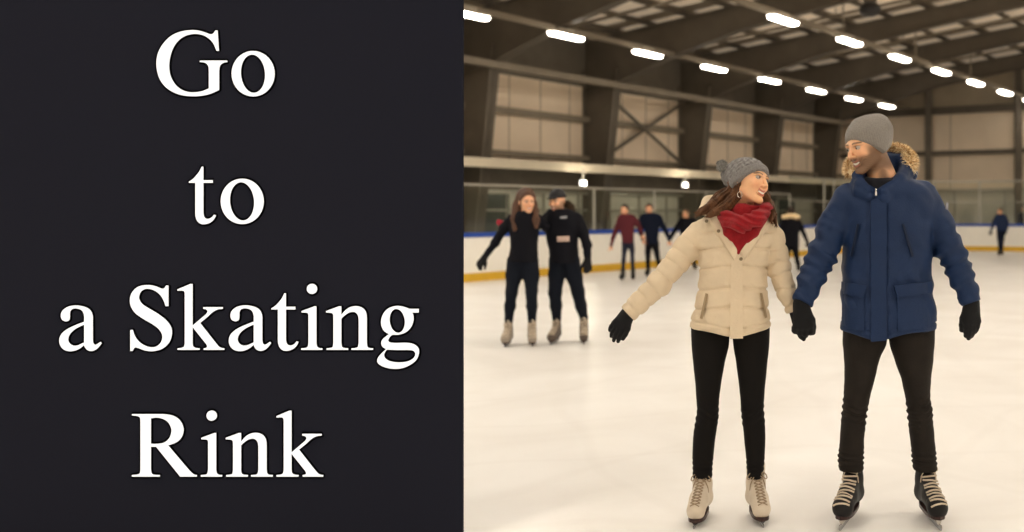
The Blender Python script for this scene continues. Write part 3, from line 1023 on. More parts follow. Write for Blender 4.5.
def face_parts(root, c, Rm, s=1.0, iris=(.05, .025, .012), look=(0, 0), teeth=True):
    def w(p): return c + Rm @ (np.array(p) * s)
    for sx in (-1, 1):
        mb = MB(); mb.sphere(w((sx * .031, -.0755, .0)), .0125 * s, 14, 10); e = mb.build('eye', mat('eye_white', (.38, .33, .29), .3), root, smooth=True)
        ic = np.array((sx * .031 + look[0], -.0755 - .0072, look[1]))
        mb = MB(); mb.sphere(w(ic), .0068 * s, 10, 8); mb.build('iris', mat('iris_brown', iris, .2), e, smooth=True)
    if teeth:
        V, F = [], []
        n = 12
        for i in range(n + 1):
            x = -.019 + .038 * i / n
            y = -.0885 + 9 * x * x
            zc = -.0685 + 14 * x * x
            h = .0042 * (1 - (x / .0215) ** 2) ** .5
            V += [w((x, y, zc + h)), w((x, y, zc - h)), w((x, y + .006, zc - h)), w((x, y + .006, zc + h))]
        for i in range(n):
            for k in range(4):
                F.append((i * 4 + k, i * 4 + (k + 1) % 4, (i + 1) * 4 + (k + 1) % 4, (i + 1) * 4 + k))
        F += [(0, 3, 2, 1), (n * 4, n * 4 + 1, n * 4 + 2, n * 4 + 3)]
        mesh('teeth', V, F, mat('teeth_white', (.85, .80, .72), .3), root, smooth=False)['label'] = 'white teeth in a wide smile'


def patch(name, root, loft, corners, Y0, thick, m, base=.0, nu=10, nv=10, label=None, round_=False):
    """a thin piece of cloth following the front of a lofted garment; corners in pixels, clockwise from top left"""
    V, G = [], {}
    for layer in (0, 1):
        for i in range(nu + 1):
            for j in range(nv + 1):
                a, b_ = i / nu, j / nv
                p = (np.array(corners[0]) * (1 - a) * (1 - b_) + np.array(corners[1]) * a * (1 - b_) + np.array(corners[2]) * a * b_ + np.array(corners[3]) * (1 - a) * b_)
                Yd = Y0 - .15
                for _ in range(4):
                    q = P(p[0], p[1], Yd)
                    Yd = float(loft.front(q[0], q[2]))
                q = P(p[0], p[1], Yd)
                edge = min(a, 1 - a, b_, 1 - b_)
                th = thick * (min(1, edge * 6) ** .5 if round_ else 1)
                q[1] -= (base + th) if layer else (base - .012)
                G[layer, i, j] = len(V); V.append(q)
    F = []
    for i in range(nu):
        for j in range(nv):
            F.append((G[1, i, j], G[1, i, j + 1], G[1, i + 1, j + 1], G[1, i + 1, j]))
            F.append((G[0, i, j], G[0, i + 1, j], G[0, i + 1, j + 1], G[0, i, j + 1]))
    for i in range(nu):
        F.append((G[0, i, 0], G[1, i, 0], G[1, i + 1, 0], G[0, i + 1, 0])); F.append((G[0, i + 1, nv], G[1, i + 1, nv], G[1, i, nv], G[0, i, nv]))
    for j in range(nv):
        F.append((G[0, 0, j + 1], G[1, 0, j + 1], G[1, 0, j], G[0, 0, j])); F.append((G[0, nu, j], G[1, nu, j], G[1, nu, j + 1], G[0, nu, j + 1]))
    o = mesh(name, V, F, m, root, smooth=False)
    if label: o['label'] = label
    return o


def rows(Y0, rs):
    """(py, x left, x right, half depth, depth offset) -> loft rows in metres"""
    out = []
    for r in rs:
        py, xl, xr_, b_ = r[:4]
        cy = r[4] if len(r) > 4 else 0
        a = P(xl, py, Y0); c = P(xr_, py, Y0)
        out.append((a[2], (a[0] + c[0]) / 2, Y0 + cy, (c[0] - a[0]) / 2, b_))
    return out


def fur(name, root, pts, rad, n, length, m, seed, cols, label=None):
    """a fluffy ridge: many small tapered tufts on a padded core"""
    rnd = random.Random(seed)
    V, F, Cc = [], [], []
    core = MB(); core.tube(pts, [r * .8 for r in rad], 10)
    V += core.V; F += core.F; Cc += [cols[0]] * len(core.V)
    pts = [np.array(p) for p in pts]
    ls = [np.linalg.norm(pts[i + 1] - pts[i]) for i in range(len(pts) - 1)]
    for _ in range(n):
        t = rnd.random() * sum(ls); i = 0
        while i < len(ls) - 1 and t > ls[i]:
            t -= ls[i]; i += 1
        f = t / ls[i]
        c = pts[i] * (1 - f) + pts[i + 1] * f
        r = rad[i] * (1 - f) + rad[i + 1] * f
        ax = unit(pts[i + 1] - pts[i])
        dv = np.array([rnd.gauss(0, 1) for _ in range(3)])
        dv = unit(dv - ax * np.dot(dv, ax))
        base = c + dv * r * .7
        L = length * (.6 + .8 * rnd.random())
        dirv = unit(dv + .5 * np.array([rnd.gauss(0, 1) for _ in range(3)]))
        side = unit(np.cross(dirv, ax + .01)) * .0035
        s2 = unit(np.cross(dirv, side)) * .0045
        k = len(V)
        V += [base + side, base - side * .5 + s2, base - side * .5 - s2, base + dirv * L * .6 + side * .3 + np.array([0, 0, -.15 * L]), base + dirv * L + np.array([0, 0, -.35 * L])]
        F += [(k, k + 1, k + 3), (k + 1, k + 2, k + 3), (k + 2, k, k + 3), (k, k + 3, k + 4), (k + 1, k + 3, k + 4)]
        col = cols[rnd.randrange(len(cols))]
        Cc += [col] * 5
    o = mesh(name, V, F, m, root, smooth=False, paint=np.array(Cc))
    if label: o['label'] = label
    return o


def skate(root, ankle, toe, zsole, style, name='skate', size=1.0, h=.006, lean=0.0, tall=.21, label=None, laces=True):
    """ankle/toe: (X, Y) of shaft axis and of the toe tip on the ice plane; zsole: sole height"""
    a = np.array([ankle[0], ankle[1]]); t = np.array([toe[0], toe[1]])
    L = np.linalg.norm(t - a)
    f = np.array([*(t - a) / L, 0]); r = np.array([f[1], -f[0], 0])
    def w(x, y, z):
        """local: x to the right of the foot, y to the toe, z up; leaning about the blade"""
        return np.array([a[0], a[1], 0]) + r * (x + lean * z) + f * y + np.array([0, 0, z])
    def loc(X, Y, Z):
        dx, dy = X - a[0], Y - a[1]
        return r[0] * dx + r[1] * dy - lean * Z, f[0] * dx + f[1] * dy, Z + 0 * dx
    fig = style == 'figure'
    wd = (.043 if fig else .045) * size
    zs = zsole
    def boot(X, Y, Z):
        x, y, z = loc(X, Y, Z)
        d = chain(x, y, z, [(0, -.012, zs + .05), (0, -.004, zs + .11), (0, -.002, tall)], [wd * 1.02, wd * .96, wd * 1.02], .02)
        foot = chain(x, y, z * .92 + .08 * zs, [(0, -.02, zs + .042), (0, L * .45, zs + .052), (0, L - wd * .95, zs + .030)], [wd * .98, wd * .92, wd * .98], .02)
        instep = seg(x, y, z, (0, .01, zs + .12), (0, L * .66, zs + .048), wd * .80, wd * .72)
        d = smin(smin(d, foot, .02), instep, .02)
        d = smax(d, zs - z, .006)
        d = smax(d, z - tall + .25 * (y - .02), .006)
        if not fig:   # toe cap seam
            d = d + .003 * np.exp(-((y - L * .70) / .004) ** 2) - .003 * (y > L * .70)
        return d
    lo = np.minimum(a, t) - .09; hi = np.maximum(a, t) + .09
    mboot = {'figure': mat('cream_skate_leather', (.62, .53, .42), .5, spec=.4), 'hockey': mat('black_skate_leather', (.008, .007, .007), .55, spec=.25),
             'tan': mat('tan_skate_leather', (.30, .25, .20), .6), 'brown': mat('brown_skate_leather', (.10, .075, .06), .6)}[style]
    o = sdf_obj(name, boot, (lo[0], lo[1], zs - .02), (hi[0], hi[1], tall + .04), h, mboot, root)
    if label: o['label'] = label
    # sole plate and heel
    def outline(y):
        u = (y + wd) / (L + wd)
        v = max(0, 1 - abs(2 * u - 1) ** 3.2) ** .5
        return wd * (.78 + .16 * u) * v + .001
    V, F = [], []
    ys = np.linspace(-wd, L + .002, 18)
    for z in (zs - .012, zs + .004):
        for y in ys:
            V.append(w(-outline(y), y, z)); V.append(w(outline(y), y, z))
    n2 = 2 * len(ys)
    for i in range(len(ys) - 1):
        k = 2 * i
        F += [(k, k + 1, k + 3, k + 2), (k + n2, k + 2 + n2, k + 3 + n2, k + 1 + n2), (k, k + 2, k + 2 + n2, k + n2), (k + 1, k + 1 + n2, k + 3 + n2, k + 3)]
    F += [(0, n2, n2 + 1, 1), (n2 - 2, n2 - 1, 2 * n2 - 1, 2 * n2 - 2)]
    mesh('sole', V, F, mat('dark_skate_sole', (.03, .012, .01), .4), o, smooth=False)['label'] = 'dark sole'
    # holders and blade
    top = zs - .010
    mb = MB()
    def prof(pts, hw0, hw1):
        n = len(pts)
        V = [w(-(hw0 if z < top * .6 else hw1), y, z) for y, z in pts] + [w((hw0 if z < top * .6 else hw1), y, z) for y, z in pts]
        mb.add(V, [tuple(range(n)), tuple(range(n, 2 * n))[::-1]] + [(i, i + n, (i + 1) % n + n, (i + 1) % n) for i in range(n)])
    hm = M_STEELB if fig or style in ('tan', 'brown') else mat('pale_blade_holder', (.62, .58, .52), .35)
    prof([(-.035, top), (.02, top), (.012, top * .45), (-.03, top * .45)], .004, .016)
    prof([(L * .50, top), (L * .90, top), (L * .94, top * .45), (L * .52, top * .45)], .004, .018)
    mb.build('blade_holder', hm, o)
    mb = MB()
    bl = [(-.06, .006), (-.05, .001), (.02, 0), (L * 1.0, 0), (L * 1.07, .004), (L * 1.11, .014), (L * 1.10, top * .62), (L * .97, top * .55), (-.05, top * .5)]
    n = len(bl)
    V = [w(-.0021, y, z) for y, z in bl] + [w(.0021, y, z) for y, z in bl]
    mb.add(V, [tuple(range(n)), tuple(range(n, 2 * n))[::-1]] + [(i, i + n, (i + 1) % n + n, (i + 1) % n) for i in range(n)])
    mb.build('blade', M_STEELB, o)
    if not laces: return o
    # front surface of the boot, sampled by marching along the view ray downwards/outwards
    def front(x, z):
        ysamp = np.linspace(L + .05, -.1, 400)
        Pw = [w(x, y, z) for y in ysamp]
        Pw = np.array(Pw)
        d = boot(Pw[:, 0], Pw[:, 1], Pw[:, 2])
        k = np.argmax(d < 0)
        return ysamp[k] if d[k] < 0 else 0.0
    lm = mat('pale_lace', (.62, .52, .40), .8)
    A0 = np.array([L * (.70 if fig else .80), zs + (.022 if fig else .014)]); B0 = np.array([-.004, tall - .012]); nd = np.array([.72, .69])
    ss = np.linspace(0, .16, 160)
    def lpt(x, q, off):
        base = A0 * (1 - q) + B0 * q
        yz = base[None] + nd[None] * ss[:, None]
        Pw = np.array([w(x, y, z) for y, z in yz])
        d = boot(Pw[:, 0], Pw[:, 1], Pw[:, 2])
        k = int(np.argmax(d > 0))
        yz = yz[k] + nd * off
        return w(x, yz[0], yz[1])
    mb = MB()
    nrow = 12 if not fig else 11
    for i in range(nrow):
        q = .0 + .90 * i / (nrow - 1)
        dq = .028 if not fig else .040
        for sg in (-1, 1) if fig else (.5 if i % 2 else -.5,):
            hw = ((.036 - .002 * q) if not fig else (.021 - .004 * q)) * size
            pts = [lpt(x * hw, q + sg * dq * x, .003) for x in (-1, -.6, -.2, .2, .6, 1)]
            mb.tube(pts, .0044 if not fig else .0024, 6)
    # bow
    for sx in (-1, 1):
        zc = tall - .03
        yc = front(0, zc) + .006
        pts = []
        for k in range(9):
            an = math.pi * 2 * k / 8
            pts.append(w(sx * (.020 + .020 * (1 - math.cos(an)) / 2 * 1.3), yc + .004 - .012 * (1 - math.cos(an)) / 2, zc - .022 * (1 - math.cos(an)) / 2 + .012 * math.sin(an)))
        mb.tube(pts, .0028, 6)
        ex = [w(sx * .004, yc, zc), w(sx * .022, yc + .01, zc - .02), w(sx * .034, yc + .004, zc - .05), w(sx * .036, yc + .004, zc - .075)]
        mb.tube(ex, .0026, 6)
    lo_ = mb.build('lace', lm if not fig else mat('tan_lace', (.36, .27, .18), .8), o, smooth=True)
    lo_['label'] = 'pale laces tied in a bow' if not fig else 'tan laces tied in a bow'
    # tongue
    mb = MB()
    pts = [w(0, front(0, z) - .004, z) for z in np.linspace(tall - .06, tall - .012, 4)] + [w(0, .035, tall + .022)]
    if not fig:
        mb.tube([w(-.012 * (1), front(0, tall - .03) + .002, tall - .03), w(-.004, front(0, tall - .03) + .006, tall), w(0, .044, tall + .022)], [.008, .010, .007], 8)
        mb.build('tongue', mat('cream_tongue', (.66, .56, .44), .8), o, smooth=True)['label'] = 'cream tongue tip'
    else:
        mb.tube([w(0, front(0, tall - .05) - .016, tall - .05), w(0, .026, tall), w(0, .036, tall + .026)], [.022, .026, .024], 12)
        mb.build('tongue', mat('pink_cream_tongue', (.70, .55, .45), .8), o, smooth=True)['label'] = 'pale padded tongue'
    return o

# ------------------------------------------------------------------ the couple in front
def tex_groove(s, step, w_=.006, depth=.007, puff=.004):
    ph = s / step
    fr_ = ph - np.floor(ph)
    q = np.minimum(fr_, 1 - fr_) * step
    return depth * np.exp(-(q / w_) ** 2) - puff * np.sin(math.pi * fr_)


def limits(pts, m=.1):
    a = np.array(pts)
    return a.min(0) - m, a.max(0) + m


def fit_head(nose_px, chin_px, Y, yaw, pitch, s):
    best = None
    nl, cl = np.array((0, -.112, -.033)), np.array((0, -.088, -.117))
    for roll in np.arange(-30, 31, 1.0):
        Rm = rot(yaw, pitch, roll)
        c = P(*nose_px, Y) - Rm @ (nl * s)
        q = c + Rm @ (cl * s)
        px = PCX + q[0] / q[1] * FPX; py = PCY - (q[2] - CAMZ) / q[1] * FPX
        e = abs(px - chin_px[0]) + .3 * abs(py - chin_px[1])
        if best is None or e < best[0]:
            best = (e, roll, Rm, c)
    return best[2], best[3]


# ---- the woman
Y0 = 4.78
W = empty('person', P(727, 0, 4.78) * [1, 1, 0], 'smiling woman in cream quilted jacket, red scarf and grey knitted hat on skates', 'person')
hs = .94
Rw, cw = fit_head((766.7, 185.5), (760.5, 203.5), 4.66, 47, -22, hs)
M_CREAM = mat('cream_jacket', (.66, .54, .385), .72, bump=.25, bscale=90, noise=.05, nscale=9, spec=.2)
M_CREAM2 = mat('cream_trim', (.52, .40, .26), .7, spec=.2)
M_TIGHT = mat('black_leggings', (.0065, .0055, .005), .85, spec=.15)
tw = Loft(rows(Y0, [(204, 724, 764, .06, .03), (209, 716, 768, .075, .02), (215, 706, 773, .09, .01), (223, 699, 778, .108), (235, 697, 776, .125), (254, 699, 770, .135), (275, 699.5, 766.5, .130), (290, 698, 767, .132), (310, 694, 769, .145), (328, 690.5, 770.5, .155), (345, 690, 771, .158)]), n=2.35)
armR = [P(701, 233, Y0), P(689, 247, Y0 - .01), P(659, 284, Y0 - .06), P(627.5, 314, Y0 - .09)]
rR = [.064, .060, .053, .041]
armL = [P(772, 238, Y0), P(779, 268, Y0 - .0), P(786, 291, Y0 - .03), P(794, 310, Y0 - .02)]
rL = [.058, .051, .045, .037]
seams = [1.4 - (py - 212) / 1050 * 4.65 for py in (214, 232, 249, 268, 290, 309, 331)]


def w_torso_puff(Z):
    ph = np.interp(Z, seams[::-1], np.arange(len(seams))[::-1])
    f = ph - np.floor(ph)
    q = np.minimum(f, 1 - f)
    return .007 * np.exp(-(q / .070) ** 2) - .0025 * np.sin(math.pi * f) ** .8


def w_jacket(X, Y, Z):
    t = tw.d(X, Y, Z, cap=False)
    t = t + w_torso_puff(Z - .010 * np.cos((X + .03) * 14)) + .0035 * wob(X, Y, Z, 38, .7) + .002 * wob(X, Y, Z, 85, 2)
    cx = -.033
    t = t - .004 * np.exp(-((X - cx) / .055) ** 4) * 0
    hem = .872 - .026 * np.exp(-((X + .035) / .09) ** 2) * (Y < 4.76)
    t = smax(t, hem - Z, .01)
    t = t + .006 * np.exp(-((Z - hem - .035) / .005) ** 2)
    t = smax(t, Z - 1.43, .02)
    # opening of the neck: the scarf fills it
    vw_ = (Z - 1.225) * .62
    t = smax(t, -np.maximum(np.maximum(np.abs(X + .022 - (Z - 1.22) * .06) - vw_, Y - (4.72)), 4.50 - Y), .006)
    out = t
    for pts, rad, ph in ((armR, rR, .0), (armL, rL, .02)):
        e = chain(X, Y, Z, pts, rad, .02)
        s = chain_s(X, Y, Z, pts)
        Ltot = sum(np.linalg.norm(np.array(pts[i + 1]) - np.array(pts[i])) for i in range(len(pts) - 1))
        e = e + tex_groove(s + ph + .006 * np.sin(X * 40 + Z * 55), .066, .0050, .0055, .0015) + .0025 * wob(X, Y, Z, 70, 1.2) + .003 * wob(X, Y, Z, 33, 3.2)
        dr = unit(np.array(pts[-1]) - np.array(pts[-2]))
        pl = (X - pts[-1][0]) * dr[0] + (Y - pts[-1][1]) * dr[1] + (Z - pts[-1][2]) * dr[2]
        e = smax(e, pl, .005)
        e = e + .004 * np.exp(-((s - Ltot + .028) / .004) ** 2)
        out = smin(out, e, .012)
    hood = chain(X, Y, Z, [P(703, 211, Y0 + .04), P(709, 203, Y0 + .10), P(730, 200, Y0 + .15), P(762, 206, Y0 + .12), P(771, 216, Y0 + .04)], [.022, .032, .036, .034, .022], .02)
    out = smin(out, hood + .002 * wob(X, Y, Z, 60, .4), .012)
    return out


jw = sdf_obj('jacket', w_jacket, P(612, 350, 4.4) * [1, 0, 1] + [0, 4.52, 0], P(812, 190, 5.0) * [1, 0, 1] + [0, 5.03, 0], .0052, M_CREAM, W)
jw['label'] = 'cream quilted jacket'
patch('placket', jw, tw, [(731, 255), (742.5, 255), (743, 338.3), (730, 338.6)], Y0, .007, M_CREAM, nu=6, nv=30)
patch('lapel', jw, tw, [(704, 213), (716, 208), (739.5, 251), (735, 264)], Y0, .016, M_CREAM, base=.004, nu=6, nv=16, round_=True)
patch('lapel', jw, tw, [(766, 211), (774, 219), (744, 262), (738.5, 252)], Y0, .016, M_CREAM, base=.004, nu=6, nv=16, round_=True)
for q in ([(705.5, 293), (708, 294), (702.5, 319), (700, 318)], [(760, 293), (762.3, 293), (767.3, 317), (765, 318)]):
    patch('pocket_zip', jw, tw, q, Y0, .010, mat('jacket_pocket_edge', (.34, .25, .15), .7), nu=2, nv=10, label='slanted zipped side pocket')
for px, py in ((706.4, 221), (718.5, 231), (741, 259)):
    q = P(px, py, Y0 - .15); Yd = float(tw.front(q[0], q[2])) - .024
    mb = MB(); mb.sphere(P(px, py, Yd), .008, 10, 6, (1, .5, 1)); mb.build('snap_button', mat('dull_brass', (.22, .17, .11), .35, metal=.7), jw, smooth=True)

legWl = Loft(rows(4.80, [(322, 691, 730, .095), (345, 691.5, 729, .092), (362, 693, 725, .082), (380, 695, 721.7, .074), (400, 696.5, 719, .066), (412, 697, 718.5, .064, .005), (422, 695, 718, .063, .015), (434, 693, 716, .062, .02), (455, 692, 713.5, .055, .025), (470, 692.4, 712, .048, .03), (480, 692.4, 712, .046, .035)]), n=2.1)
legWr = Loft(rows(4.80, [(322, 731, 770, .095), (345, 733, 769.5, .092), (362, 736, 767.5, .082), (380, 738.5, 765.6, .074), (400, 740.5, 764, .066), (412, 741, 764, .064, .005), (422, 742, 765, .063, .015), (434, 743.7, 765.5, .062, .02), (455, 745.7, 765, .055, .025), (470, 747, 764, .048, .03), (480, 747, 764, .046, .035)]), n=2.1)


def pants(l1, l2, zc, knee, amp, cuffz):
    def f(X, Y, Z):
        d = None
        for l, s in ((l1, 0), (l2, 2)):
            e = l.d(X, Y, Z)
            e = e + amp * np.exp(-((Z - knee + .3 * (X % .2 - .1)) / .05) ** 2) * np.sin(Z * 190 + 55 * X * (1 - s) + s + 2.5 * np.sin(X * 40 + Y * 20)) + amp * np.exp(-((Z - cuffz) / .035) ** 2) * np.sin(Z * 260 + 15 * X + 4 * Y + s) + amp * .35 * wob(X, Y, Z, 45, s)
            d = e if d is None else smin(d, e, .012)
        return d
    return f


pw = sdf_obj('leggings', pants(legWl, legWr, .8, .475, .0028, .235), (P(684, 0, 4.8)[0], 4.64, .15), (P(776, 0, 4.8)[0], 4.96, .91), .0065, M_TIGHT, W)
pw['label'] = 'black leggings'
skate(W, (P(702.5, 0, 4.845)[0], 4.845), (P(694.3, 0, 4.655)[0], 4.640), .036, 'figure', tall=.225, lean=.0, label='cream figure skate with tan laces')
skate(W, (P(755.8, 0, 4.845)[0], 4.845), (P(763.0, 0, 4.66)[0], 4.655), .040, 'figure', tall=.235, lean=-.0, label='cream figure skate with tan laces')

hWR = hand_chains(P(628.5, 313, Y0 - .09), (-.60, -.10, -.80), (.35, .8, -.35), (.72, -.35, -.5), .90, (.18, .3, .3), tangle=.45)
hWL = hand_chains(P(797, 314, Y0 - .03), (.42, .02, -.9), (.25, -.9, .1), (-.85, -.2, -.4), .92, (.75, .95, .7), tangle=.3)


def glove(name, ch, wrist, dirw, r0, root, m=M_BLACKGLOVE, grow=0.0, h=.004, tail=.05):
    wr = np.array(wrist, float)
    def f(X, Y, Z):
        d = hand_d(X, Y, Z, ch, grow)
        return smin(d, seg(X, Y, Z, wr - unit(dirw) * tail, wr + unit(dirw) * .02, r0, r0 * .85), .02)
    allp = [p for c_ in ch for p in c_[0]] + [wr - unit(dirw) * .06]
    lo, hi = limits(allp, .045)
    return sdf_obj(name, f, lo, hi, h, m, root, relax=1)


glove('glove', hWR, P(628.5, 313, Y0 - .09), (-.6, -.1, -.8), .031, W)['label'] = 'black knitted glove on the outstretched hand'
glove('glove', hWL, P(797, 313, Y0 - .03), (.42, .02, -.9), .028, W, tail=.01)['label'] = 'black knitted glove in the joined hands'


def w_body(X, Y, Z):
    x, y, z = head_local(cw, Rw, X, Y, Z, hs)
    hd = head_d(x, y, z, crown=.074) * hs
    nb = P(742, 214, Y0 + .0)
    nt = cw + Rw @ (np.array((0, .025, -.06)) * hs)
    d = smin(hd, seg(X, Y, Z, nt, nb, .047, .054), .02)
    t = tw.d(X, Y, Z, grow=-.028)
    t = smax(t, .93 - Z, .02)
    d = smin(d, t, .03)
    for pts, rad, ch in ((armR, rR, hWR), (armL, rL, hWL)):
        d = smin(d, chain(X, Y, Z, pts, [r - .018 for r in rad], .02), .02)
        for k in range(9):
            d = np.minimum(d, chain(X, Y, Z, ch[k][0], [r - .004 for r in ch[k][1]], .003))
    for l in (legWl, legWr):
        d = smin(d, l.d(X, Y, Z, grow=-.012), .01)
    return d


def w_paint(X, Y, Z):
    x, y, z = head_local(cw, Rw, X, Y, Z, hs)
    return head_paint(x, y, z, lin(234, 182, 140), (.035, .017, .010), (.50, .11, .09))


bx = [P(606, 0, 4.7)[0], 4.50, .16], [P(820, 0, 4.7)[0], 5.0, 1.66]
bw = sdf_obj('body', w_body, bx[0], bx[1], .011, M_SKIN, W, paint=w_paint,
             fine=[(cw[0] - .12, cw[0] + .135, .0027), (cw[1] - .14, cw[1] + .10, .0027), (cw[2] - .16, cw[2] + .10, .0027)])
face_parts(bw, cw, Rw, hs, look=(.003, .001))
mb = MB(); q = P(739.8, 194.5, 4.655); mb.tube([q + np.array([.010 * math.cos(a), 0, .014 * math.sin(a)]) for a in np.linspace(0, 6.28, 12)[:-1]], .0018, 6, closed=True)
mb.build('earring', mat('silver', (.7, .68, .65), .2, metal=1), bw, smooth=True)


def hat_d(x, y, z, plane0, slope, top=.100, ysh=.014, slouch=(0, 0, 0), gx=.0, band=.05):
    d = ell(x, y, z, (0, ysh, .032), (.088 + gx, .108 + gx, top))
    if slouch[2]:
        d = smin(d, ell(x, y, z, slouch[:3], (.06, .06, .05)), .03)
    pl = plane0 + slope * y - z
    for sx in (-1, 1):
        d = smin(d, ell(x, y, z, (sx * .072, .016, -.008), (.022, .036, .042)), .02)
    d = d - .006 * (pl > -band)
    return smax(d, pl, .006)


def w_hat(X, Y, Z):
    x, y, z = head_local(cw, Rw, X, Y, Z, hs)
    d = hat_d(x, y, z, -.030, -.80, top=.084, gx=.004, ysh=.026, slouch=(0, .100, .030), band=.045)
    u = np.arctan2(x, y - .02) ; cab = np.cos(u * 14) * np.cos(z * 210 + 1.5 * np.sin(u * 14))
    pl = z + .030 + .80 * y
    rib = np.sin(u * 70) * .0012
    return d + np.where(pl < .045, rib, -.0038 * cab)


M_HATW = mat('grey_cable_knit', (.20, .19, .185), .95, bump=.5, bscale=260, noise=.18, nscale=120, sheen=.2)
hw_ = sdf_obj('knitted_hat', w_hat, cw - .155, cw + .155, .0032, M_HATW, W)
hw_['label'] = 'grey cable-knit hat with a small pompom'
pc = P(722, 165, 4.76)
fur('pompom', hw_, [pc + [q_, 0, 0] for q_ in (-.022, -.012, 0, .012, .022)], [.012, .023, .027, .023, .012], 420, .012, mat('grey_wool', (.2, .19, .18), .95, paint=True), 4, [(.26, .25, .24), (.20, .19, .18), (.34, .33, .31)])

# hair
hairW = [([P(741, 178, 4.74), P(733, 193, 4.74), P(724, 198, 4.75), P(712, 205, 4.70), P(700, 214, 4.66)], [.03, .034, .028, .020, .006]),
         ([P(739, 186, 4.70), P(736, 196, 4.70), P(728, 205, 4.67), P(716, 212, 4.63), P(708, 216, 4.62)], [.02, .022, .020, .014, .005]),
         ([P(735, 190, 4.80), P(718, 200, 4.80), P(706, 210, 4.74), P(697, 213, 4.70)], [.03, .026, .018, .005]),
         ([P(752, 180, 4.82), P(762, 195, 4.84), P(768, 205, 4.80), P(773, 214, 4.74), P(776, 223, 4.69)], [.035, .032, .024, .016, .004]),
         ([P(760, 195, 4.80), P(769, 204, 4.77), P(772, 212, 4.72), P(771, 221, 4.68)], [.02, .018, .014, .005])]


def w_hair(X, Y, Z):
    d = None
    for pts, rad in hairW:
        e = chain(X, Y, Z, pts, rad, .015, 1.0)
        d = e if d is None else smin(d, e, .01)
    x, y, z = head_local(cw, Rw, X, Y, Z, hs)
    cap = ell(x, y, z, (0, .028, .018), (.081, .092, .092))
    cap = smax(cap, -(y + .012 + .30 * (z + .02)), .008)
    d = smin(d, cap, .012)
    return d + .0028 * np.sin(X * 420 + Z * 330 + 60 * Y + 3 * np.sin(Z * 60)) + .002 * np.sin(X * 160 - Z * 190 + Y * 90)


M_HAIRW = mat('brown_hair', (.105, .045, .018), .55, noise=.4, nscale=35, spec=.25, bump=.3, bscale=120, stretch=(1, 1, .4))
lo, hi = limits([p for a_, _ in hairW for p in a_] + [cw - .09, cw + .09], .045)
sdf_obj('hair', w_hair, lo, hi, .0042, M_HAIRW, W)['label'] = 'long brown hair blown over the shoulders'


rnd = random.Random(5)
mb = MB()
for pts, rad in hairW:
    for _ in range(16):
        off = np.array([rnd.gauss(0, 1) for _ in range(3)]); off = unit(off)
        q = [np.array(p) + off * r * (1.0 + .25 * rnd.random()) for p, r in zip(pts, rad)]
        e = q[-1] + (q[-1] - q[-2]) * .35 * rnd.random() + np.array([rnd.gauss(0, .006) for _ in range(3)])
        fine_ = []
        for i in range(len(q) - 1):
            for k_ in range(4): fine_.append(q[i] * (1 - k_ / 4) + q[i + 1] * k_ / 4 + np.array([0, 0, .004 * math.sin(i * 4 + k_ + off[0] * 9)]))
        fine_ += [q[-1], e]
        mb.tube(fine_, [.0036] * (len(fine_) - 3) + [.003, .002, .0008], 5)
mb.build('loose_hair', M_HAIRW, W, smooth=True)


def w_scarf(X, Y, Z):
    c = P(743.5, 212.5, 4.755)
    x, y = X - c[0], Y - c[1]
    z = Z - c[2] + .012 - .10 * y - .10 * x
    def ringd(rx, ry, tr, zo, tz=1.5):
        k = np.sqrt((x / rx) ** 2 + (y / ry) ** 2)
        q = (k - 1) * min(rx, ry)
        return np.sqrt(q * q + ((z - zo) / tz) ** 2) - tr
    fold = .004 * np.sin(z * 190 + x * 25 + 2 * np.sin(x * 30))
    d = ringd(.082, .080, .024, .012) + fold
    loop = chain(X, Y, Z, [P(722, 210, 4.72), P(727, 218, 4.64), P(741, 224, 4.59), P(757, 219, 4.61), P(767, 207, 4.70)], [.026, .032, .036, .033, .026], .02)
    d = smin(d, loop + .0045 * np.sin((Z + .35 * X) * 210 + 1.5 * np.sin(X * 40)), .006)
    # the V of cloth down the chest
    s = chain(X, Y, Z, [P(723, 214, 4.69), P(730, 232, 4.65), P(738, 252, 4.645)], [.030, .030, .012], .01, .8)
    s2 = chain(X, Y, Z, [P(763, 214, 4.69), P(752, 232, 4.65), P(740, 249, 4.645)], [.030, .029, .012], .01, .8)
    mid = chain(X, Y, Z, [P(742, 214, 4.68), P(740, 232, 4.655), P(739, 246, 4.65)], [.05, .034, .014], .01, .7)
    v = smin(smin(s, s2, .006), mid, .01) + .003 * np.sin(X * 200 - Z * 90) * .3
    return smin(d, v, .005)


M_SCARF = mat('red_wool_scarf', (.27, .006, .011), .9, bump=.5, bscale=230, noise=.12, nscale=70, sheen=.08)
sdf_obj('scarf', w_scarf, P(712, 262, 4.7) * [1, 0, 1] + [0, 4.52, 0], P(776, 194, 4.7) * [1, 0, 1] + [0, 4.90, 0], .004, M_SCARF, W)['label'] = 'red knitted scarf wound round the neck'

# ---- the man
N = empty('person', P(888, 0, 4.78) * [1, 1, 0], 'bearded man in navy blue parka and grey beanie holding the woman\'s hand', 'person')
hm_ = 1.03
Rm_, cm = fit_head((849.6, 157.5), (858.5, 175), 4.70, -58, 4, hm_)
M_NAVY = mat('navy_parka', (.0068, .0220, .070), .6, bump=.2, bscale=140, noise=.06, nscale=12, spec=.25)
M_NAVYD = mat('navy_trim', (.005, .012, .034), .6, spec=.25)
M_PANT = mat('charcoal_trousers', (.018, .0145, .012), .85, noise=.15, nscale=14, spec=.15, bump=.2, bscale=150)
tm = Loft(rows(Y0, [(172, 868, 908, .075, .03), (178, 864, 912, .095, .02), (183, 854, 924, .112, .01), (190, 846, 933, .128), (205, 842, 936, .142), (225, 842, 935, .148), (241, 843, 933, .147), (265, 844, 931, .147), (285, 842, 933, .150), (305, 840, 934, .157), (330, 840, 935, .163), (350, 840, 935, .163)]), n=2.45)
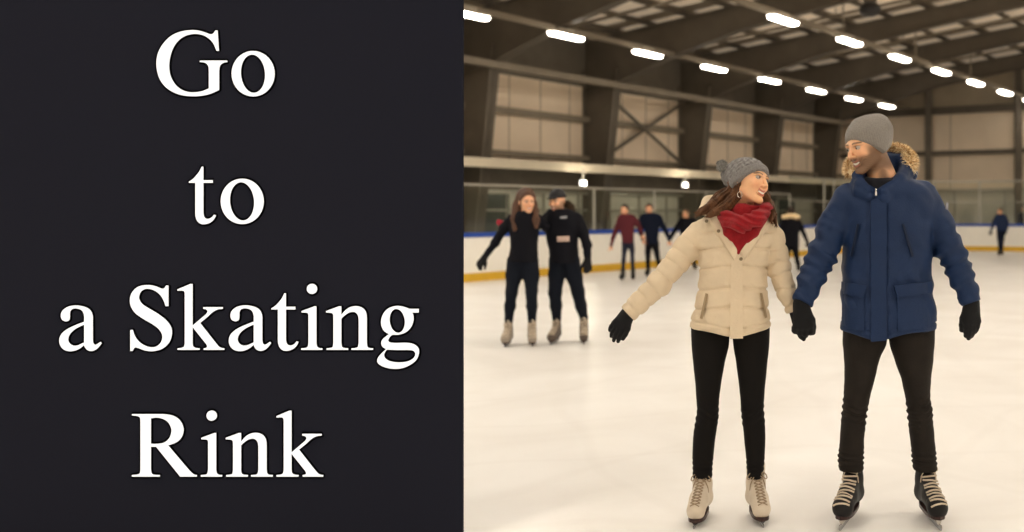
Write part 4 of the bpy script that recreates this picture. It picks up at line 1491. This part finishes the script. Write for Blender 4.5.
marR = [P(849, 199, Y0), P(834, 226, Y0 - .01), P(822, 255, Y0 - .04), P(811, 280, Y0 - .08), P(801.5, 303, Y0 - .115)]
mrR = [.076, .068, .064, .056, .047]
marL = [P(921, 197, Y0), P(939, 226, Y0 + .0), P(950, 250, Y0 - .02), P(961, 275, Y0 - .05), P(971.5, 303, Y0 - .07)]
mrL = [.076, .067, .062, .055, .047]


def m_jacket(X, Y, Z):
    t = tm.d(X, Y, Z, cap=False)
    xc = P(878, 0, 4.63)[0]
    hem = .868 - .036 * np.exp(-((X - xc) / .10) ** 2) * (Y < 4.76)
    t = t + .007 * wob(X, Y, Z, 22, .3) + .004 * wob(X, Y, Z, 48, 1.9)
    # diagonal pull folds
    t = t + .0035 * np.sin((X - xc) * 70 + Z * 45) * np.exp(-((Z - 1.02) / .12) ** 2)
    fr = (Y < 4.78)
    for px in (869.5, 887):
        t = t + .005 * np.exp(-((X - P(px, 0, 4.63)[0]) / .0035) ** 2) * fr
    t = smax(t, hem - Z, .01)
    t = t + .004 * np.exp(-((Z - hem - .035) / .004) ** 2)
    t = smax(t, Z - 1.555, .02)
    out = t
    for pts, rad, ph, inner in ((marR, mrR, 0, -1), (marL, mrL, 2, 1)):
        e = chain(X, Y, Z, pts, rad, .03)
        s = chain_s(X, Y, Z, pts)
        Lt = sum(np.linalg.norm(np.array(pts[i + 1]) - np.array(pts[i])) for i in range(len(pts) - 1))
        wr = np.exp(-((s - Lt * .56) / .10) ** 2) + .8 * np.exp(-((s - Lt * .88) / .06) ** 2)
        e = e + .0075 * wr * np.sin(s * 105 + 14 * (X - pts[1][0]) * inner + 20 * Y + ph + 1.5 * np.sin(Z * 30)) + .004 * wob(X, Y, Z, 40, ph) + .002 * wob(X, Y, Z, 90, ph)
        dr = unit(np.array(pts[-1]) - np.array(pts[-2]))
        pl = (X - pts[-1][0]) * dr[0] + (Y - pts[-1][1]) * dr[1] + (Z - pts[-1][2]) * dr[2]
        e = smax(e, pl, .006)
        e = e + .004 * np.exp(-((s - Lt + .030) / .004) ** 2)
        # armhole seam
        out = smin(out, e, .016)
    c1 = [P(869, 190, Y0 - .125), P(860, 184, Y0 - .10), P(858, 176, Y0 - .03), P(866, 168, Y0 + .05), P(884, 161, Y0 + .09), P(900, 160, Y0 + .075), P(906, 168, Y0 + .02), P(900, 180, Y0 - .07), P(884, 191, Y0 - .13)]
    r1 = [.018, .024, .026, .027, .028, .028, .028, .028, .024]
    col = chain(X, Y, Z, c1, r1, .012)
    col = np.minimum(col, chain(X, Y, Z, [p - np.array([0, 0, .03]) for p in c1], [r + .004 for r in r1], .012))
    out = smin(out, col + .002 * wob(X, Y, Z, 70, .2), .010)
    hood = ell(X, Y, Z, P(891, 172, Y0 + .13), (.125, .075, .095))
    out = smin(out, hood + .003 * wob(X, Y, Z, 40, .2), .02)
    return out


jm = sdf_obj('parka', m_jacket, P(788, 352, 4.7) * [1, 0, 1] + [0, 4.54, 0], P(986, 140, 4.9) * [1, 0, 1] + [0, 5.03, 0], .0062, M_NAVY, N)
jm['label'] = 'navy blue parka with flap pockets'
patch('pocket_flap', jm, tm, [(841.5, 281.5), (866.5, 285.5), (862.5, 297.5), (841, 293)], Y0, .018, M_NAVY, base=.004, nu=8, nv=5)
patch('pocket_flap', jm, tm, [(893.5, 285), (931, 281.5), (932, 292), (897, 297.5)], Y0, .018, M_NAVY, base=.004, nu=8, nv=5)
patch('pocket', jm, tm, [(842, 291), (863.5, 295), (864, 331), (842, 328)], Y0, .005, M_NAVY, base=.0, nu=8, nv=8)
patch('pocket', jm, tm, [(897, 295), (931, 291), (932, 327), (898, 331)], Y0, .005, M_NAVY, base=.0, nu=8, nv=8)
for q in ([(857, 224), (859, 224.5), (852, 257), (850, 256)], [(902, 224.5), (904, 224), (913.5, 256), (911.5, 257)]):
    patch('chest_zip', jm, tm, q, Y0, .009, M_NAVYD, nu=2, nv=10)
patch('placket', jm, tm, [(870.5, 200), (886, 197), (886, 340.5), (871, 341.5)], Y0, .008, M_NAVY, base=.001, nu=6, nv=30)
q = P(876, 191, 4.60)
mb = MB(); mb.tube([q + [0, 0, .012], q, q - [0, 0, .020]], [.003, .004, .006], 8); mb.build('zip_pull', mat('silver', (.7, .68, .65), .2, metal=1), jm, smooth=True)
mb = MB(); q = P(947, 206, 4.735); mb.box(q, (.012, .004, .03)); mb.build('sleeve_badge', mat('grey_badge', (.25, .25, .28), .5), jm)['label'] = 'small grey badge on the upper sleeve'
# dark inner collar
def m_inner(X, Y, Z):
    c = P(880, 176, Y0 - .03)
    x, y, z = X - c[0], Y - c[1], Z - c[2]
    k = np.sqrt((x / .072) ** 2 + (y / .080) ** 2)
    return np.sqrt(((k - 1) * .072) ** 2 + (np.maximum(np.abs(z - .15 * y + .035) - .022, 0)) ** 2) - .013 + .002 * wob(X, Y, Z, 90)
sdf_obj('inner_collar', m_inner, P(855, 200, 4.7) * [1, 0, 1] + [0, 4.58, 0], P(905, 155, 4.9) * [1, 0, 1] + [0, 4.92, 0], .005, mat('black_shirt', (.008, .008, .012), .9), N)['label'] = 'black shirt collar'
fc = [lin(246, 222, 180), lin(252, 236, 200), lin(222, 186, 136), lin(180, 140, 94)]
fur('fur_trim', jm, [P(850, 172, Y0 - .02), P(850, 165, Y0 + .05), P(856, 158, Y0 + .12), P(874, 151, Y0 + .18), P(893, 149, Y0 + .15), P(904, 152, Y0 + .10), P(910, 160, Y0 + .05), P(909, 168, Y0 + .0)], [.016, .020, .026, .032, .034, .034, .032, .022], 6500, .024, mat('fur', (.5, .4, .3), .9, paint=True), 7, fc, 'blond fur edge of the hood')

legMl = Loft(rows(4.80, [(322, 843, 888, .11), (345, 843, 886.5, .105), (356, 844, 880, .10), (380, 844.5, 874, .088), (400, 843.5, 869, .08), (410, 842.5, 867, .078), (422, 841.5, 866, .075, .01), (440, 840, 864.5, .070, .018), (458, 838.7, 864, .064, .022), (472, 839.5, 864, .060, .028)]), n=2.2)
legMr = Loft(rows(4.80, [(322, 888, 935, .11), (345, 889.5, 934, .105), (356, 893, 933, .10), (380, 902, 930.5, .088), (400, 906, 930, .08), (410, 907, 932, .078), (422, 908.5, 933, .075, .01), (440, 911, 935, .070, .018), (458, 913, 937, .064, .022), (472, 914, 938.5, .060, .028)]), n=2.2)
pm_ = sdf_obj('trousers', pants(legMl, legMr, .8, .49, .0055, .27), (P(830, 0, 4.8)[0], 4.62, .19), (P(946, 0, 4.8)[0], 4.98, .91), .0065, M_PANT, N)
pm_['label'] = 'black trousers creased at the knees'
skate(N, (P(853, 0, 4.86)[0], 4.86), (P(840, 0, 4.64)[0], 4.615), .056, 'hockey', tall=.268, label='black skate with pale laces')
skate(N, (P(925.5, 0, 4.86)[0], 4.86), (P(939, 0, 4.64)[0], 4.615), .056, 'hockey', tall=.268, label='black skate with pale laces')

hML = hand_chains(P(971.5, 304, Y0 - .07), (.02, -.05, -1), (-.3, 1, .0), (-1, -.3, 0), .97, (.15, .2, .2), spread=-.09, tangle=.35)
hMR = hand_chains(P(801.5, 306.5, Y0 - .115), (.08, -.02, -1), (-.1, 1, .1), (1, .2, 0), 1.05, (.45, .85, .8), tangle=.5)
glove('glove', hML, P(971.5, 304, Y0 - .07), (.0, -.05, -1), .036, N, grow=.002)['label'] = 'black knitted glove on the free hand'
glove('glove', hMR, P(801.5, 306.5, Y0 - .115), (.08, -.02, -1), .034, N, grow=.002, tail=.02)['label'] = 'black knitted glove in the joined hands'


def m_body(X, Y, Z):
    x, y, z = head_local(cm, Rm_, X, Y, Z, hm_)
    hd = head_d(x, y, z, male=True) * hm_
    nt = cm + Rm_ @ (np.array((0, .025, -.06)) * hm_)
    d = smin(hd, seg(X, Y, Z, nt, P(884, 182, Y0), .058, .066), .02)
    t = tm.d(X, Y, Z, grow=-.03)
    d = smin(d, smax(t, .93 - Z, .02), .03)
    for pts, rad, ch in ((marR, mrR, hMR), (marL, mrL, hML)):
        d = smin(d, chain(X, Y, Z, pts, [r - .02 for r in rad], .02), .02)
        for k in range(9):
            d = np.minimum(d, chain(X, Y, Z, ch[k][0], [r - .004 for r in ch[k][1]], .003))
    for l in (legMl, legMr):
        d = smin(d, l.d(X, Y, Z, grow=-.014), .01)
    return d


def m_paint(X, Y, Z):
    x, y, z = head_local(cm, Rm_, X, Y, Z, hm_)
    return head_paint(x, y, z, lin(230, 178, 138), (.040, .020, .011), (.36, .14, .10), beard=.95)


bm = sdf_obj('body', m_body, [P(786, 0, 4.7)[0], 4.52, .2], [P(988, 0, 4.7)[0], 5.0, 1.86], .011, M_SKIN, N, paint=m_paint,
             fine=[(cm[0] - .14, cm[0] + .12, .0028), (cm[1] - .14, cm[1] + .10, .0028), (cm[2] - .17, cm[2] + .10, .0028)])
face_parts(bm, cm, Rm_, hm_, look=(-.003, -.001))


def m_hat(X, Y, Z):
    x, y, z = head_local(cm, Rm_, X, Y, Z, hm_)
    d = hat_d(x, y, z, -.034, -.86, top=.098, gx=.005, ysh=.022, slouch=(.0, .080, .070), band=-1)
    u = np.arctan2(x, y - .02)
    return d + .0011 * np.sin(u * 60) + .002 * wob(X, Y, Z, 55, .5)


M_HATM = mat('grey_fine_knit', (.215, .195, .175), .95, bump=.4, bscale=300, noise=.12, nscale=160, sheen=.2)
sdf_obj('beanie', m_hat, cm - .165, cm + .165, .0036, M_HATM, N)['label'] = 'plain grey knitted beanie'
# short brown hair at the sideburn, under the beanie
def m_hair(X, Y, Z):
    x, y, z = head_local(cm, Rm_, X, Y, Z, hm_)
    d = ell(x, y, z, (0, .020, .022), (.0795, .092, .090))
    d = smax(d, -(y - .010), .006)
    return smax(d, -.045 - z, .01) + .0015 * np.sin(x * 700 + y * 500 + z * 300)
sdf_obj('hair', m_hair, cm - .12, cm + .13, .004, mat('dark_brown_hair', (.035, .018, .010), .6), N)['label'] = 'short dark brown hair under the beanie'

# ------------------------------------------------------------------ the other skaters
def skater(label, Y, torso, sleeves, legs, head, top_m, leg_m, skate_style, h, base_px, gloves=True, hair=None, top_name='jacket', leg_name='trousers',
           face_seed=0, skin=(222, 168, 132), hair_col=(.03, .018, .012), shoes=None, male=True, extra=None, group=None, hand_m=None, hood=None, bare_legs=None):
    """joints are given as (px, py, depth offset, radius in px)"""
    k = Y / FPX
    def J(j): return P(j[0], j[1], Y + (j[2] if len(j) > 2 else 0))
    root = empty('person', P(base_px, 0, Y) * [1, 1, 0], label, 'person', group)
    lo_ = Loft(rows(Y, [(py, xl, xr_, b_) for py, xl, xr_, b_ in torso]), n=2.3, smooth=.02)
    hc, hsz, yaw, pitch = J(head[:3]), head[3], head[4], head[5]
    Rh = rot(yaw, pitch, head[6] if len(head) > 6 else 0)
    def jacket(X, Y_, Z):
        d = lo_.d(X, Y_, Z) + .006 * wob(X, Y_, Z, 24, face_seed)
        for ch in sleeves:
            e = chain(X, Y_, Z, [J(j) for j in ch], [j[3] * k for j in ch], .03)
            d = smin(d, e + .004 * wob(X, Y_, Z, 45, face_seed), .03)
        if hood:
            d = smin(d, chain(X, Y_, Z, [J(j) for j in hood], [j[3] * k for j in hood], .02), .02)
        return d
    pts = [J(j) for ch in sleeves for j in ch] + [P(t[i], t[0], Y) for t in torso for i in (1, 2)]
    lo, hi = limits(pts, .13); lo[1] = min(lo[1], Y - .26); hi[1] = max(hi[1], Y + .26)
    jo = sdf_obj(top_name, jacket, lo, hi, h, top_m, root)
    def lower(X, Y_, Z):
        d = None
        for ch in legs:
            e = chain(X, Y_, Z, [J(j) for j in ch], [j[3] * k for j in ch], .03)
            d = e if d is None else smin(d, e, .02)
        return d + .003 * wob(X, Y_, Z, 40, face_seed + 1)
    pts = [J(j) for ch in legs for j in ch]
    lo, hi = limits(pts, .14)
    sdf_obj(leg_name, lower, lo, hi, h, leg_m, root)
    # body: head, neck, trunk, arms with hands, legs
    t0 = torso[0]
    nb = P((t0[1] + t0[2]) / 2, t0[0] + 3, Y)
    hands = []
    for ch in sleeves:
        a, b_ = J(ch[-2]), J(ch[-1])
        dv = unit(b_ - a)
        s_ = np.array([1.0 if ch[-1][0] < base_px else -1.0, -.3, 0])
        hands.append((b_, dv, hand_chains(b_ + dv * .01, dv, (0, 1, .1), s_, hsz * .98, (.3, .4, .4))))
    def body(X, Y_, Z):
        x, y, z = head_local(hc, Rh, X, Y_, Z, hsz)
        d = head_d(x, y, z, male) * hsz
        d = smin(d, seg(X, Y_, Z, hc + Rh @ np.array((0, .02, -.06)) * hsz, nb, .05 * hsz, .058 * hsz), .02)
        d = smin(d, lo_.d(X, Y_, Z, grow=-.03), .02)
        for ch, (hb, dv, hch) in zip(sleeves, hands):
            d = smin(d, chain(X, Y_, Z, [J(j) for j in ch], [max(.016, j[3] * k - .014) for j in ch], .02), .02)
            d = np.minimum(d, hand_d(X, Y_, Z, hch, -.003))
        for ch in legs:
            d = smin(d, chain(X, Y_, Z, [J(j) for j in ch], [max(.02, j[3] * k - .012) for j in ch], .02), .01)
        return d
    def paint(X, Y_, Z):
        x, y, z = head_local(hc, Rh, X, Y_, Z, hsz)
        return head_paint(x, y, z, lin(*skin), hair_col, (.45, .12, .10), beard=.6 if male and face_seed == 1 else 0)
    pts = [J(j) for ch in sleeves + legs for j in ch] + [hc] + [p for hnd in hands for c_ in hnd[2] for p in c_[0]]
    lo, hi = limits(pts, .15)
    hf = max(.006, h * .5)
    bo = sdf_obj('body', body, lo, hi, h * 1.35, M_SKIN, root, paint=paint, fine=[(hc[i] - .14, hc[i] + .14, hf) for i in range(3)])
    if Y < 14:
        face_parts(bo, hc, Rh, hsz)
    if gloves:
        for ih, (hb, dv, hch) in enumerate(hands):
            g = glove('glove', hch, hb, dv, .032 * hsz, root, hand_m if hand_m and ih == 1 else M_BLACKGLOVE, .002, max(.006, h * .6))
    # feet
    for ch, sk in zip(legs, shoes):
        if skate_style:
            an = J(ch[-1])
            skate(root, (an[0], an[1]), (sk[0], sk[1]), .045, skate_style, tall=.26, h=max(.008, h * .8), laces=Y < 14)
    # hair
    if hair:
        def hd(X, Y_, Z):
            x, y, z = head_local(hc, Rh, X, Y_, Z, hsz)
            d = ell(x, y, z, (0, .018, .024), (.086, .105, .103))
            d = smax(d, -(y + .050 + .75 * (z - .040)), .01) if hair != 'cap' else smax(d, .028 - .10 * y - z, .01)
            d = smax(d, -.06 - z, .01)
            if hair == 'cap':
                d = smin(d, ell(x, y, z, (0, -.095, .036), (.055, .045, .010)), .008)
            if isinstance(hair, list):
                for ch in hair:
                    d = smin(d, chain(X, Y_, Z, [J(j) for j in ch], [j[3] * k for j in ch], .02), .02)
            return d + .003 * np.sin(X * 260 + Z * 150)
        pts = [hc] + ([J(j) for ch in hair for j in ch] if isinstance(hair, list) else [])
        lo, hi = limits(pts, .16)
        ho = sdf_obj('cap' if hair == 'cap' else 'hair', hd, lo, hi, max(.006, h * .6), hair_m(hair_col), root)
    if extra: extra(root, jo, lo_)
    return root


def hair_m(c):
    return mat('hair_%d' % int(c[0] * 1000), c, .6, noise=.3, nscale=30)


M_BLK = mat('black_jacket_cloth', (.006, .006, .009), .8, spec=.1, bump=.2, bscale=60)
M_NVT = mat('dark_navy_trousers', (.007, .009, .015), .8, spec=.1)
M_NVJ = mat('dark_navy_jacket', (.006, .009, .022), .75, spec=.1)
M_MAR = mat('maroon_jacket', (.085, .014, .020), .8, spec=.2)
M_TAN = None


def sk(px, Yt):
    return (float(P(px, 0, Yt)[0]), Yt)


# the pair on the left
Yw = 11.05
def w_extra(root, jo, lf):
    patch('shoulder_patch', jo, lf, [(504, 219), (508, 218), (508, 227), (504, 228)], Yw, .012, M_BLK, nu=2, nv=2)
skater('long-haired woman in black jacket with one arm out, left one of the pair in black', Yw,
       [(211, 518, 534, .08), (214, 513, 538, .10), (222, 509, 540, .12), (234, 510, 538.5, .12), (246, 511, 537, .115), (255, 509, 538, .13), (262, 508, 538, .135)],
       [[(512, 219, 0, 5.2), (504, 228, 0, 4.6), (495, 243, -.05, 3.9), (485.5, 256, -.1, 3.0)], [(537, 218, .03, 5), (545, 226, .12, 4.4), (550, 234, .34, 3.6), (556, 238, .44, 3)]],
       [[(516, 262, 0, 9.5), (514, 275, 0, 8), (511.5, 292, -.03, 5.8), (510, 306, 0, 5.3), (508.5, 322, .05, 4)], [(529, 262, 0, 9.5), (531, 275, 0, 8), (531.5, 292, -.03, 5.8), (532, 306, 0, 5.3), (532, 322, .05, 4)]],
       (527, 202, -.02, .98, 28, 0, 0), M_BLK, M_NVT, 'tan', .011, 523,
       hair=[[(522, 196, .03, 6), (518, 206, .03, 5.5), (515, 218, -.04, 4.5), (515, 229, -.10, 2.5)], [(531, 198, .05, 5), (534.5, 210, .0, 4), (536, 220, -.08, 3.6), (536, 227, -.12, 2)], [(526, 195, .06, 8), (524, 212, .08, 8)]],
       hair_col=(.075, .032, .016), shoes=[sk(504.5, 10.86), sk(532.5, 10.86)], male=False, leg_name='leggings', extra=None)
Ym = 11.3
def m_extra(root, jo, lf):
    patch('chest_logo', jo, lf, [(560.5, 216.5), (567, 216), (567, 218.2), (560.5, 218.6)], Ym, .004, mat('grey_logo', (.30, .30, .31), .6), base=.012, nu=3, nv=2, label='small grey chest logo')
    patch('pocket_patch', jo, lf, [(557, 236.5), (569.5, 236), (569.5, 241.5), (557, 241.8)], Ym, .010, mat('pale_pink_patch', (.50, .36, .30), .7), base=.010, nu=5, nv=3, label='pale pink oblong patch on the belly', round_=True)
    fur('fur_collar', jo, [P(556, 208, Ym + .12), P(566, 203, Ym + .13), P(571, 207, Ym + .08), P(572, 213, Ym + .0)], [.03, .04, .045, .03], 500, .03, mat('fur', (.5, .4, .3), .9, paint=True), 9,
        [(.05, .03, .015), (.09, .055, .03), (.03, .02, .012)], 'dark brown fur collar')
skater('man in black jacket and black cap with his arm round the long-haired woman', Ym,
       [(209, 549, 570, .10), (212, 546, 577, .12), (220, 545, 581, .135), (236, 546, 578, .14), (250, 549, 578, .14), (263, 550, 578.5, .14)],
       [[(577, 219, 0, 6.2), (583, 232, -.03, 5.4), (587, 245, -.06, 4.4), (587.5, 258, -.12, 3.4)], [(549, 217, .03, 5.5), (538, 224, .18, 5), (524, 226, .20, 4.4), (507, 225, -.10, 3.4)]],
       [[(558, 260, 0, 9.5), (556.5, 275, 0, 8), (555, 292, -.03, 6.4), (556, 306, .0, 5.6), (556.8, 319, .05, 4.4)], [(570, 260, 0, 9.5), (574, 275, 0, 8), (578, 292, -.03, 6.4), (581, 306, .0, 5.6), (583.8, 317, .05, 4.4)]],
       (557, 200.5, -.03, 1.03, -20, 8, 0), M_BLK, M_NVT, 'brown', .011, 565, hair='cap', hair_col=(.012, .011, .013), face_seed=1,
       shoes=[sk(550.5, 11.05), sk(583.8, 11.05)], extra=m_extra, hand_m=mat('red_glove', (.36, .02, .04), .9))

# the three further away
skater('teenager in maroon jacket and navy shorts, left one of the far group', 21.6,
       [(214, 620, 632, .10), (217, 618, 635, .12), (228, 620, 634, .12), (240, 622, 634, .12), (243, 622, 634, .12)],
       [[(620, 219, 0, 3), (617, 228, 0, 2.6), (613, 238, 0, 2.1), (611, 246, -.1, 1.6)], [(633, 218, 0, 3), (637, 223, 0, 2.8), (640, 229, .1, 2.2), (642, 234, .1, 1.8)]],
       [[(625.5, 243, 0, 4), (624.5, 250, 0, 2.6), (623.5, 261, 0, 2), (623, 273, 0, 1.7)], [(630.5, 243, 0, 4), (632, 250, 0, 2.6), (632.5, 261, 0, 2), (633, 274, 0, 1.7)]],
       (624.6, 210, 0, .98, -15, 0), M_MAR, mat('navy_leggings', (.012, .014, .03), .8), 'hockey', .018, 628, gloves=False, hair='short',
       shoes=[sk(621, 21.35), sk(633, 21.35)], leg_name='leggings')
skater('young man in dark navy jacket, middle one of the far group', 23.0,
       [(213, 644, 656, .11), (216, 641, 660, .13), (228, 644, 659, .13), (240, 645.5, 658.5, .13), (244, 646, 658, .13)],
       [[(643, 217, 0, 3.2), (640, 226, 0, 2.8), (641, 233, -.1, 2.4), (643, 240, -.2, 1.8)], [(658.5, 217, 0, 3.2), (663, 226, 0, 2.7), (667, 234, 0, 2.2), (669, 240, 0, 1.7)]],
       [[(649, 243, 0, 4.3), (648, 252, 0, 2.9), (648, 262, 0, 2.2), (648, 271, 0, 1.9)], [(655, 243, 0, 4.3), (656.5, 252, 0, 2.9), (658.5, 262, 0, 2.2), (661, 270, 0, 1.9)]],
       (649, 209, 0, 1.0, 5, 0), M_NVJ, M_BLK, 'hockey', .018, 652, gloves=False, hair='short', shoes=[sk(646.5, 22.75), sk(662, 22.75)])
skater('skater in black partly hidden behind the woman\'s cream sleeve, holding a hand out', 25.6,
       [(218, 681, 692, .11), (221, 678.5, 695, .13), (232, 680, 694, .13), (243, 681, 693, .13), (246, 681, 693, .13)],
       [[(681, 221, 0, 2.9), (676.5, 228, 0, 2.5), (672, 235, 0, 2.0), (669.8, 240, 0, 1.6)], [(693, 221, 0, 2.9), (696, 230, 0, 2.5), (697, 238, -.1, 2), (697, 244, -.1, 1.6)]],
       [[(684.5, 245, 0, 3.6), (684, 252, 0, 2.6), (684.5, 260, 0, 2), (685, 266, 0, 1.8)], [(690, 245, 0, 3.6), (692, 252, 0, 2.6), (693.5, 259, 0, 2), (694.5, 265, 0, 1.8)]],
       (685.7, 214, 0, .98, -20, 0), M_BLK, M_BLK, 'hockey', .018, 687, gloves=False, hair='short', shoes=[sk(684, 25.35), sk(695.5, 25.35)], hair_col=(.12, .07, .04))
# seen from behind between the couple
def d_extra(root, jo, lf):
    fur('fur_collar', jo, [P(782.5, 217, 24.4), P(788, 215.5, 24.3), P(794, 215.5, 24.3), P(799, 217, 24.4)], [.05, .06, .06, .05], 260, .05, mat('fur', (.5, .4, .3), .9, paint=True), 19, fc, 'yellow-blond fur collar')
skater('skater seen from behind with a blond fur collar between the couple', 24.5,
       [(216, 785, 797, .11), (219, 782.5, 799.5, .13), (230, 783, 799, .13), (240, 783, 799, .13), (247, 783.5, 799, .14)],
       [[(784.5, 220, 0, 3), (781, 229, 0, 2.6), (779, 237, 0, 2.1), (778, 243, 0, 1.7)], [(798, 220, 0, 3), (801, 227, 0, 2.6), (804.5, 235, 0, 2.1), (807, 241, 0, 1.6)]],
       [[(788, 246, 0, 4.2), (787, 254, 0, 2.8), (786, 262, 0, 2.1), (786, 268, 0, 1.8)], [(794.5, 246, 0, 4.2), (796, 254, 0, 2.8), (797.5, 262, 0, 2.1), (798.5, 268, 0, 1.8)]],
       (791, 211.8, 0, 1.0, 175, 0), M_BLK, M_BLK, 'hockey', .018, 791, hair='short', shoes=[sk(785.5, 24.75), sk(799, 24.75)], extra=d_extra)
# far right
skater('small far skater in navy alone near the end boards', 34.0,
       [(214, 997, 1004, .10), (216, 995, 1006, .12), (223, 996, 1005.5, .12), (231, 996.5, 1005, .12)],
       [[(996.5, 217, 0, 2), (994, 222, 0, 1.8), (992.5, 227, 0, 1.5), (991, 231, -.1, 1.2)], [(1005, 217, 0, 2), (1007, 222, 0, 1.8), (1007, 227, 0, 1.5), (1006, 231, -.1, 1.2)]],
       [[(999, 231, 0, 2.6), (999, 238, 0, 2), (999.5, 245, 0, 1.5), (999.5, 250, 0, 1.3)], [(1002.5, 231, 0, 2.6), (1002.5, 238, 0, 2), (1002, 245, 0, 1.5), (1002, 250, 0, 1.3)]],
       (999.8, 211.6, 0, .95, -30, 0), mat('navy_coat', (.010, .022, .065), .8), M_NVJ, 'hockey', .022, 1001, hair='short', shoes=[sk(998.5, 33.75), sk(1002, 33.75)])
# spectator at the picture's right edge, behind the end boards
skater('person in black standing behind the end boards at the right edge of the picture', 39.8,
       [(212, 1020, 1028, .12), (214, 1018, 1030, .14), (224, 1019, 1029, .14), (232, 1019, 1029, .15)],
       [[(1019.5, 215, 0, 2.2), (1018.5, 221, 0, 2), (1019, 226, -.1, 1.6), (1020, 230, -.2, 1.3)], [(1029, 215, 0, 2.2), (1030, 221, 0, 2), (1030, 226, 0, 1.6), (1029.5, 230, 0, 1.3)]],
       [[(1022, 231, 0, 2.8), (1022, 238, 0, 2.2), (1022, 244, 0, 1.7), (1022, 248, 0, 1.3)], [(1026.5, 231, 0, 2.8), (1026.5, 238, 0, 2.2), (1026.5, 244, 0, 1.7), (1026.5, 248, 0, 1.3)]],
       (1024, 208.8, 0, 1.0, -20, 0), M_BLK, M_BLK, 'hockey', .024, 1024, hair='short', shoes=[sk(1022, 39.6), sk(1026.5, 39.6)])
